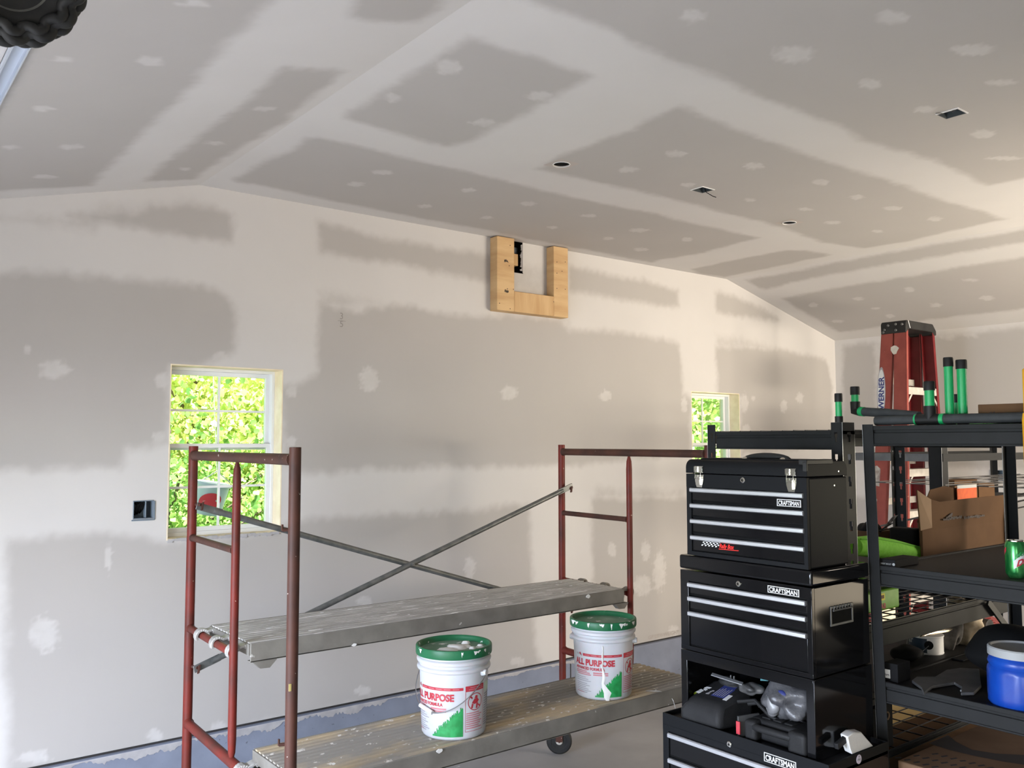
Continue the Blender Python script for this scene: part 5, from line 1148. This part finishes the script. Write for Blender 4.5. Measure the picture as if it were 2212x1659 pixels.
# ---------------------------------------------------------------- contents of the open cabinet
TZ = .8305; FZ = .8265
t = thing('hard_case_with_label', (2.69, 2.18, TZ), 'moulded black tool case with a blue and white label, left in the open cabinet', 'tool case')
pts_t = [(1497,1508),(1533,1470),(1640,1500),(1597,1568)]      # top face seen from the front
zt2 = TZ+.115
c_ = MB()
lo4 = [Vector((2.578, 2.268, TZ)), Vector((2.586, 2.085, TZ)), Vector((2.76, 2.062, TZ)), Vector((2.76, 2.262, TZ))]
top4 = [P(u, v, 2, zt2) for u, v in [(1490, 1519), (1597, 1555), (1618, 1510), (1535, 1480)]]
top4 = [Vector((2.606, 2.243, TZ+.086)), Vector((2.613, 2.098, TZ+.086)), Vector((2.765, 2.075, TZ+.128)), Vector((2.765, 2.245, TZ+.128))]
mid4 = [v.lerp(w_, .62)+Vector(((v.x-2.68)*.03, (v.y-2.17)*.05, -.004)) for v, w_ in zip(lo4, top4)]
mid4 = [Vector((a_.x, a_.y, TZ+.045)) for a_ in lo4]
vs = lo4+mid4+top4; fs = [(3, 2, 1, 0), (8, 9, 10, 11)]+[(i+4*k, (i+1) % 4+4*k, (i+1) % 4+4*(k+1), i+4*(k+1)) for k in (0, 1) for i in range(4)]
MB().add(vs, fs).build('case_shell', M_CASE, t, bevel=.018, seg=4)
o_, ex, ey = top4[0], (top4[1]-top4[0]), (top4[3]-top4[0]); nz_ = ex.cross(ey).normalized()*-1
nz_ = nz_ if nz_.z > 0 else -nz_
def lab(nm, a0, a1, b0, b1, m_, h=.0009):
    m = MB(); m.prism([o_+ex*a+ey*b+nz_*.0004 for a, b in ((a0, b0), (a1, b0), (a1, b1), (a0, b1))], nz_*h); return m.build(nm, m_, t, smooth=0)
lab('blue_label', .46, .86, .28, .86, M_BBLUE)
for k in range(6): lab('label_line', .48+.06*k, .50+.06*k, .32, .60+.04*(k % 3), M_PGRY, .0014)
lab('white_label', .86, .98, .22, .46, M_SILV); 
exn, eyn = ex.normalized(), ey.normalized()
marks('pale_print', M_SILV, t, o_+ex*.14+ey*.22+nz_*.001, ex*.3+ey, -ex+ey*.1, .060, .022, 4, 5)
marks('pale_print', M_PGRY, t, o_+ex*.36+ey*.28+nz_*.001, ex*.3+ey, -ex+ey*.1, .035, .012, 4, 8)
a = P(1499, 1496, 0, 2.64); MB().obox(Vector((2.66, 2.2475, a.z-.01)), (.004, 0, .002), (0, .014, 0), (0, 0, .004)).build('green_tab', mat('acid_green', (.45, .60, .03), .6), t)
t = thing('clear_tool_bag', (2.75, 1.86, TZ+.09), 'crumpled clear plastic bag with dark blue print, right side of the open cabinet', 'plastic bag')
bc = P(1690, 1515, 0, 2.66)
lump('bag_film', (2.70, bc.y, bc.z), (.07, .085, .066), M_BAG, t, 21, .20, n=22, f=4)
q = P(1682, 1503, 0, 2.635); lump('blue_print_patch', (2.645, q.y, q.z), (.012, .024, .016), M_BBLUE, t, 2, .1)
q = P(1655, 1535, 0, 2.63); lump('bag_fold', (2.655, bc.y+.040, bc.z-.022), (.020, .026, .040), mat('pale_film', (.15, .15, .155), .3, bump=.8, bscale=40), t, 9, .25)
t = thing('blue_package', (2.82, 1.76, TZ+.1), 'dark blue package at the back right of the open cabinet', 'package')
q = P(1735, 1500, 0, 2.75); MB().box(2.76, 2.86, q.y-.03, q.y+.03, TZ+.001, q.z+.035).build('package_body', M_BBLUE, t, bevel=.01)
t = thing('moulded_case', (2.66, 1.83, TZ), 'moulded black carrying case with a recessed grip, lower right of the open cabinet', 'tool case')
ca, cb2 = P(1600, 1570, 0, 2.62), P(1752, 1600, 0, 2.62)
x0, x1 = 2.592, 2.80; y0, y1 = 1.738, 1.985
m = MB(); m.box(x0+.035, x1, y0, y1, TZ, TZ+.072); m.box(x0, x0+.05, y0, y0+.072, TZ, TZ+.074); m.box(x0, x0+.05, y1-.050, y1, TZ, TZ+.070); m.build('case_shell', M_CASE, t, bevel=.014, seg=4)
MB().tube([(x0+.010, y0+.06, TZ+.050), (x0+.002, y0+.09, TZ+.052), (x0+.002, y1-.07, TZ+.052), (x0+.010, y1-.04, TZ+.050)], .0125, 14).build('carry_grip', M_CASE, t)
m = MB(); [m.box(x0+.055, x0+.10, y0+.085+.045*k, y0+.118+.045*k, TZ+.0715, TZ+.077) for k in range(3)]; m.build('raised_panel', M_CASE, t, bevel=.003)
tag(MB().box(2.588, 2.594, 1.998, 2.014, TZ+.012, TZ+.056).build('red_tag', M_PRED, None, bevel=.001), 'red edge of a packaging card standing between the two black cases', 'card')
tag(MB().obox((2.640, 1.999, TZ+.036), (.045, -.012, 0), (.002, .004, 0), (0, 0, .036)).build('clear_package', mat('clear_card', (.07, .07, .07), .4), None, bevel=.001), 'grey clear plastic package leaning beside the red card', 'package')
t = thing('steel_ruler', (2.8, 2.1, TZ+.19), 'thin steel blade lying above the labelled tool case', 'blade')
a = P(1530, 1458, 0, 2.66); b = P(1604, 1477, 0, 2.66); a.x += .02
MB().obox((a+b)/2, (b-a)/2, (.008, .003, .002), (0, 0, .0014)).build('blade_body', M_EDGE, t)
a = P(1560, 1458, 0, 2.80); b = P(1608, 1478, 0, 2.72)
t = thing('grey_power_tool', a, 'dark grey hand tool lying at the back of the open cabinet', 'tool')
lump('tool_body', ((a.x+b.x)/2, (a.y+b.y)/2+.01, a.z-.01), (.03, .05, .022), M_CASE, t, 5, .15)
m = MB(); [m.obox(P(1579+7*k, 1465+2*k, 0, 2.70), (.003, 0, 0), (0, .0012, 0), (0, 0, .011)) for k in range(2)]; m.build('metal_prongs', M_EDGE, t)
t = thing('film_wrap', P(1615, 1487, 0, 2.68), 'crumpled grey film between the case and the clear bag', 'plastic bag')
q = P(1618, 1490, 0, 2.68); lump('film', (2.69, q.y, q.z), (.03, .045, .020), mat('grey_film', (.09, .09, .09), .35, col2=(.04, .04, .04), scale=30, bump=.8, bscale=30), t, 17, .25)
q = P(1650, 1458, 0, 2.74); tag(MB().prism([(2.74, q.y+.016, q.z-.024), (2.74, q.y-.018, q.z-.018), (2.745, q.y+.002, q.z+.016), (2.745, q.y+.014, q.z+.014)], (.003, 0, 0)).build('teal_scrap', mat('teal_scrap', (.06, .20, .22), .6), None), 'pale teal scrap at the top of the clear bag', 'scrap')
m = MB(); rnd = random.Random(12)
t = thing('cable_tangle', (2.75, 2.0, TZ+.06), 'dark tangle of tools and cables in the middle of the open cabinet', 'cables')
for k in range(7):
    a = Vector((2.66+.02*k, 2.06-.03*k, TZ+.10-.004*k)); MB().tube([a, a+Vector((.02, -.06, .014)), a+Vector((.0, -.14, -.02)), a+Vector((.03, -.20, -.045))], .007, 8).build('cable', M_CASE, t)
# on the tray: white wedge and small dark pad
wq = P(1850, 1622, 2, FZ)
t = thing('white_wedge', wq, 'white plaster-dusted wedge block on the tray edge of the lower cabinet', 'block')
W_ = [P(1832, 1600, 1, 1.660), P(1866, 1583, 1, 1.660), P(1886, 1609, 1, 1.645), P(1840, 1631, 1, 1.636)]
m = MB(); m.prism([P(1831,1592,1,1.655), P(1843,1583,1,1.655), P(1861,1582,1,1.655), P(1887,1612,1,1.650), P(1841,1630,1,1.650), P(1837,1618,1,1.650)], (.012, .035, 0)); m.build('wedge_body', M_MUD, t, bevel=.003)
for v in t.children[0].data.vertices: pass
a = P(1806, 1613, 1, 1.672); b = P(1835, 1588, 1, 1.672); d = (b-a)/2; n_ = Vector((d.z, 0, -d.x)).normalized()*.010
tag(MB().obox((a+b)/2, d*1.0, (0, .008, 0), n_).build('dark_pad', M_CASE, None, bevel=.003), 'small dark pad leaning on the cabinet side behind the white wedge', 'pad')

# ---------------------------------------------------------------- step ladder behind the shelving
LX, LY = P(1957, 700, 1, 3.30).x, 3.30      # nearest corner of the cap
zt_ = P(1953, 690, 1, 3.30).z
LWx, LWy = .45, .20
t = thing('step_ladder', (LX+.16, LY+.18, 0), 'red fibreglass step ladder with a black cap standing behind the shelving', 'ladder')
m = MB(); ch = .05
m.prism([(LX, LY, zt_-.095), (LX, LY, zt_-.02), (LX+.012, LY, zt_), (LX+LWx-.04, LY, zt_), (LX+LWx+.012, LY, zt_-.05), (LX+LWx+.012, LY, zt_-.085), (LX+LWx-.03, LY, zt_-.085), (LX+LWx-.05, LY, zt_-.062), (LX+.05, LY, zt_-.062)], (0, LWy, 0)); m.build('top_cap', M_CAP, t, bevel=.006, seg=2)
MB().prism([(LX+.03, LY-.002, zt_-.002), (LX+.036, LY-.002, zt_-.002), (LX+.062, LY-.002, zt_-.058), (LX+.056, LY-.002, zt_-.058)], (0, .004, 0)).build('paint_line', M_WHITE, t, smooth=0)
m = MB()
for (b, z) in ((.03, .03), (.08, .025), (.08, .07), (.14, .03), (.17, .06), (.18, .078)): m.lathe([(.010, 0), (.007, .004)], (LX-.001, LY+b, zt_-z), 14, axis=(-1, 0, 0))
m.build('rivet', M_GREYM, t)
zc = zt_-.06
# side facing -x: two rails (front rail near, rear rail far), splaying towards the floor; same on the far side
def rail(x_t, x_b, ya_t, yb_t, ya_b, yb_b, m_, s, lip=.022):
    m = MB(); th = .006
    def quad(xa, xb, y0t, y1t, y0b, y1b):
        m.hexa([(x_b+xa, y0b, 0.0), (x_b+xb, y0b, 0.0), (x_b+xb, y1b, 0.0), (x_b+xa, y1b, 0.0), (x_t+xa, y0t, zc), (x_t+xb, y0t, zc), (x_t+xb, y1t, zc), (x_t+xa, y1t, zc)])
    quad(*sorted((0, s*th)), ya_t, yb_t, ya_b, yb_b)
    quad(*sorted((0, s*lip)), ya_t, ya_t+th, ya_b, ya_b+th); quad(*sorted((0, s*lip)), yb_t-th, yb_t, yb_b-th, yb_b)
    return m.build('rail', m_, t, bevel=.002)
q = P(1882, 1200, 1, LY+.33)
sp_ = .0
rl = rail(LX+.006, LX-.17, LY+.002, LY+.098, LY-.03, LY+.10, M_LADR, 1, .03)
rail(LX+.006, LX-.17, LY+.102, LY+.198, LY+.20, LY+.33, M_LADR, 1, .03)
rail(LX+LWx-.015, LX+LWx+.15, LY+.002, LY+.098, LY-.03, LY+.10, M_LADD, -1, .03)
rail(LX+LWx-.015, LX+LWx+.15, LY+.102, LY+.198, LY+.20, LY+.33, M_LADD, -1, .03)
def lx(z): f = (zc-z)/zc; return LX+.006-.176*f, LX+LWx-.015+.165*f, LY+.002-.032*f
for k in range(1, 9):
    z = zt_-.195-.305*k
    if z < .1: break
    a, b, y = lx(z); m = MB(); m.box(a+.004, b-.004, y+.006, y+.10, z-.006, z); m.box(a+.004, b-.004, y+.004, y+.010, z-.055, z); m.build('step', M_STEP, t, bevel=.002)
    m = MB(); f = (zc-z)/zc; yr = LY+.19+.13*f; m.box(a+.004, b-.004, yr-.03, yr-.022, z-.03+.06, z+.02+.06); m.build('rear_bar', M_STEP, t)
    m = MB(); m.obox((a+.05, y+.008, z-.09), (.038, 0, .04), (0, .002, 0), (.006, 0, -.006)); m.obox((b-.05, y+.008, z-.09), (-.038, 0, .04), (0, .002, 0), (.006, 0, .006)); m.build('step_brace', M_STEP, t)
def side(y, z, off=-.001):  # point on the outer face of the near side rail
    f = (zc-z)/zc; return Vector((LX+.006-.176*f+off, y, z))
q = P(1906, 848, 0, LX-.01)
yo = q.y; zo = q.z
m = MB(); pts = [side(yo+.034*math.cos(a), zo+.185*math.sin(a)*(1 if abs(math.sin(a)) < .9 else 1.05)) for a in [k*math.tau/24 for k in range(24)]]; m.prism(pts, (-.0006, 0, 0)); s = m.build('oval_label', M_PGRY, t)
m = MB(); pts = [side(yo+.029*math.cos(a), zo+.175*math.sin(a), -.002) for a in [k*math.tau/24 for k in range(24)]]; m.prism(pts, (-.0006, 0, 0)); m.build('label_face', M_SILV, s)
text('WERNER', .060, M_BBLUE, 'label_lettering', s, (LX-.014, yo-.022, zo-.135), (0, 0, 1), (0, 1, 0), offset=.03, sx=1.02, warp=lambda x, y: side(yo-.022+y, zo-.130+x, -.0035))
q = P(1897, 1027, 0, LX-.03); 
m = MB(); m.prism([side(q.y+a_, q.z+b_, -.001) for a_, b_ in ((.04, -.07), (-.03, -.08), (-.038, .05), (-.01, .075), (.034, .06))], (-.0006, 0, 0)); m.build('worn_sticker', mat('worn_sticker', (.45, .42, .38), .7, col2=(.25, .20, .18), scale=30), t)
q = P(1933, 756, 0, LX); m = MB(); m.prism([side(q.y+.03*math.cos(a)*(1+.3*math.sin(3*a)), q.z+.035*math.sin(a), -.0012) for a in [k*.7 for k in range(9)]], (-.0006, 0, 0)); m.build('paint_mark', M_STEP, t)
m = MB(); m.box(LX+LWx-.10, LX+LWx-.05, LY+.012, LY+.016, 1.62, 1.85); m.build('spreader_plate', mat('olive_plate', (.16, .13, .09), .5), t)

# ---------------------------------------------------------------- knobbly tyre hanging near the camera, upper left
q_ = .545; Rt = .215
rd_ = pxray(20, -60); tc_ = Vector((0, 0, HC))+rd_*1.55
t = thing('knobbly_tyre', tc_, 'small black knobbly tyre hanging overhead in the top left corner', 'tyre')
axis = (-rd_.normalized()+rt*.28-up*.12).normalized(); e1 = rt-axis*rt.dot(axis); e1.normalize(); e2 = axis.cross(e1)
prof_t = [(r*q_, z*q_) for r, z in [(Rt-.105, -.045), (Rt-.085, -.065), (Rt-.05, -.072), (Rt-.030, -.062), (Rt-.020, -.04), (Rt-.018, 0), (Rt-.020, .04), (Rt-.030, .066), (Rt-.05, .076), (Rt-.085, .070), (Rt-.105, .055)]]
MB().lathe(prof_t, tc_, 72, axis=axis).build('casing', M_RUBBER, t, smooth=60)
def ridge(r0_, z0_, amp, nn, ph, rad):
    r0_ *= q_; z0_ *= q_; amp *= q_; rad *= q_; m = MB(); pts = []
    for k in range(241):
        a = math.tau*k/240; rr = r0_+amp*math.tanh(1.6*math.sin(nn*a+ph)); pts.append(tc_+(e1*math.cos(a)+e2*math.sin(a))*rr+axis*(z0_+.003*math.sin(nn*a+ph+1)))
    m.tube(pts, rad, 10, caps=False); return m.build('wavy_tread_ridge', M_RUBBER, t, smooth=60)
ridge(Rt-.030, .070, .011, 13, 0, .021); ridge(Rt-.016, .036, .011, 13, 1.7, .021); ridge(Rt-.012, -.004, .011, 13, 3.3, .021); ridge(Rt-.018, -.044, .011, 13, 5.0, .021); ridge(Rt-.055, .088, .009, 13, .8, .017)
MB().lathe([(a*q_, b*q_) for a, b in [(.06, -.035), (.10, -.04), (.112, -.05), (.112, .06), (.10, .05), (.06, .045)]], tc_, 48, axis=axis).build('wheel_rim', mat('dull_olive_rim', (.10, .10, .085), .5, col2=(.05, .05, .045), scale=20), t)

# faint stamp along the bottom edge of the drywall
q = P(1400, 1388, 1, D); tt = text('GP LITE-WEIGHT', .040, mat('faint_stamp', (.40, .36, .33), .9), 'drywall_stamp', bpy.data.objects['wall_back'], (q.x, D-.0008, ZB+.014), (1, 0, 0), (0, 0, 1), offset=.02, sx=1.15)

# ---------------------------------------------------------------- outside the windows
def leafmat(name, c, tr):
    m = bpy.data.materials.new(name); m.use_nodes = True; n = m.node_tree.nodes; L = m.node_tree.links; b = n['Principled BSDF']
    tc = n.new('ShaderNodeTexCoord'); ns = n.new('ShaderNodeTexNoise'); ns.inputs['Scale'].default_value = 3.5; L.new(tc.outputs['Object'], ns.inputs[0])
    mx = n.new('ShaderNodeMix'); mx.data_type = 'RGBA'; mr = n.new('ShaderNodeMapRange'); mr.inputs[1].default_value = .38; mr.inputs[2].default_value = .62; L.new(ns.outputs[0], mr.inputs[0]); L.new(mr.outputs[0], mx.inputs[0])
    mx.inputs[6].default_value = (*c, 1); mx.inputs[7].default_value = (*tr, 1); L.new(mx.outputs[2], b.inputs['Base Color']); b.inputs['Roughness'].default_value = .55
    ts = n.new('ShaderNodeBsdfTranslucent'); L.new(mx.outputs[2], ts.inputs[0]); ms = n.new('ShaderNodeMixShader'); ms.inputs[0].default_value = .45
    L.new(b.outputs[0], ms.inputs[1]); L.new(ts.outputs[0], ms.inputs[2]); L.new(ms.outputs[0], n['Material Output'].inputs[0]); return m
LEAF = [leafmat('leaf_green', (.20, .40, .08), (.50, .62, .20)), leafmat('leaf_yellow', (.48, .58, .16), (.74, .76, .34)), leafmat('leaf_mid', (.14, .30, .08), (.34, .50, .14))]
M_BARK = mat('bark', (.16, .12, .09), .9, col2=(.10, .075, .055), scale=8)
def tree(name, x, y, h, r, zc_, n, ls, mi, label, seed):
    R = np.random.RandomState(seed); t = thing(name, (x, y, -.12), label, 'tree')
    m = MB(); m.tube([(x, y, -.12), (x+.05, y, zc_*.5), (x-.04, y+.05, zc_), (x, y, h*.9)], [.09, .075, .05, .02], 10)
    rr = random.Random(seed)
    for k in range(14):
        a = rr.random()*6.28; z = zc_*rr.uniform(.35, 1.2); m.tube([(x, y, z), (x+r*.4*math.cos(a), y+r*.4*math.sin(a), z+.3), (x+r*.85*math.cos(a), y+r*.85*math.sin(a), z+.55)], [.035, .02, .006], 6)
    m.build('trunk', M_BARK, t)
    # clusters of leaves
    nc = n//26; cc = R.randn(nc, 3)*np.array([r*.48, r*.48, h*.24])+np.array([x, y, zc_])
    base = np.repeat(cc, 26, 0)[:n] + R.randn(nc*26, 3)[:n]*np.array([.16, .16, .14]); N = len(base)
    d = R.randn(N, 3); d[:, 2] -= .5; d /= np.linalg.norm(d, axis=1)[:, None]
    u = np.cross(d, R.randn(N, 3)); u /= np.linalg.norm(u, axis=1)[:, None]; nn = np.cross(d, u)
    s = ls*(.6+.8*R.rand(N))[:, None]
    shp = [(0, 0, 0), (.35, .42, .06), (.75, .30, .03), (1, 0, 0), (.75, -.30, .03), (.35, -.42, .06)]
    V = np.stack([base+d*s*a+u*s*b+nn*s*c for a, b, c in shp], 1).reshape(-1, 3)
    i = np.arange(N)[:, None]*6; q = np.concatenate([np.concatenate([i, i+1, i+2, i+3], 1), np.concatenate([i, i+3, i+4, i+5], 1)])
    me = bpy.data.meshes.new('foliage'); me.vertices.add(len(V)); me.vertices.foreach_set('co', V.ravel()); me.loops.add(q.size); me.loops.foreach_set('vertex_index', q.ravel().astype(np.int32))
    me.polygons.add(len(q)); me.polygons.foreach_set('loop_start', np.arange(0, q.size, 4, dtype=np.int32)); me.polygons.foreach_set('loop_total', np.full(len(q), 4, np.int32)); me.update(calc_edges=True)
    o = link('foliage', me, LEAF[mi], t); o['kind'] = 'stuff'
tree('leafy_tree', 3.1, 9.2, 4.2, 1.5, 1.9, 30000, .062, 1, 'yellow-green leafy tree close outside the nearer window', 1)
tree('leafy_bush', 2.3, 7.6, 2.2, .9, .9, 12000, .05, 2, 'darker green bush low outside the nearer window, at left', 2)
tree('leafy_bush', 3.6, 8.3, 2.4, .8, 1.0, 12000, .06, 0, 'bright green bush low outside the nearer window, at right', 3)
tree('leafy_tree', 6.0, 14.0, 6.0, 2.6, 3.0, 9000, .16, 1, 'pale tree farther off behind the yellow-green one', 4)
tree('leafy_tree', 9.6, 8.9, 3.8, 1.0, 2.3, 2200, .08, 1, 'thin young tree with bare twigs outside the farther window', 5)
tree('leafy_tree', 13.6, 11.6, 5.0, 2.2, 2.2, 13000, .11, 0, 'broad green tree outside the farther window', 6)
tree('leafy_tree', 16.5, 12.6, 5.5, 2.2, 2.6, 8000, .15, 1, 'light green tree standing behind the broad green tree', 7)
# tilted tub outside
q = P(455, 1078, 1, 6.3); c = Vector((q.x, 6.3, q.z))
t = thing('hanging_tub', c, 'tilted white tub with a big red oval, outside the nearer window', 'tub')
ax = Vector((.16, -.1, .98)).normalized()
MB().lathe([(.085, -.11), (.09, -.105), (.112, .10), (.122, .10), (.122, .118), (.114, .118)], c, 36, axis=ax).build('tub_body', mat('pale_tub', (.42, .42, .60), .4), t)
vw = Vector((-c.x, -c.y, 0)).normalized(); rg = Vector((-vw.y, vw.x, 0))
mb = MB(); vs = [c+ax*.0+vw*.112]
for k in range(25):
    a = k*math.tau/24; aa = .78*math.cos(a)-.05; zz = .060*math.sin(a)-.012; vs.append(c+ax*zz+(vw*math.cos(aa)+rg*math.sin(aa))*(.108+zz*.13))
mb.add(vs, [(0, k, k+1) for k in range(1, 25)]); mb.build('red_oval', mat('tub_red', (.60, .02, .06), .5), t)
m = MB(); m.tube([c+ax*.118-rg*.11, c+ax*.20, c+ax*.118+rg*.11], .004, 6); m.tube([c+ax*.20, Vector((c.x+.1, c.y+.4, c.z+1.6))], .003, 6); m.build('tub_handle', M_WIRE, t)

# look-alike things share a group
GROUPS = {'compound_bucket': 'joint compound buckets on the lower plank', 'scaffold_plank': 'planks laid across the scaffold', 'shelving_unit': 'black steel shelving units at the right',
          'leafy_tree': 'trees outside the windows', 'leafy_bush': 'bushes outside the nearer window', 'round_ceiling_cutout': 'round cut-outs in the flat ceiling', 'ceiling_box': 'electrical boxes in the flat ceiling',
          'wall_electrical_box': 'open electrical boxes in the walls', 'small_carton': 'small cartons behind the open carton'}
for o in bpy.data.objects:
    if o.parent is None and 'category' in o and o.name.split('.')[0] in GROUPS: o['group'] = GROUPS[o.name.split('.')[0]]
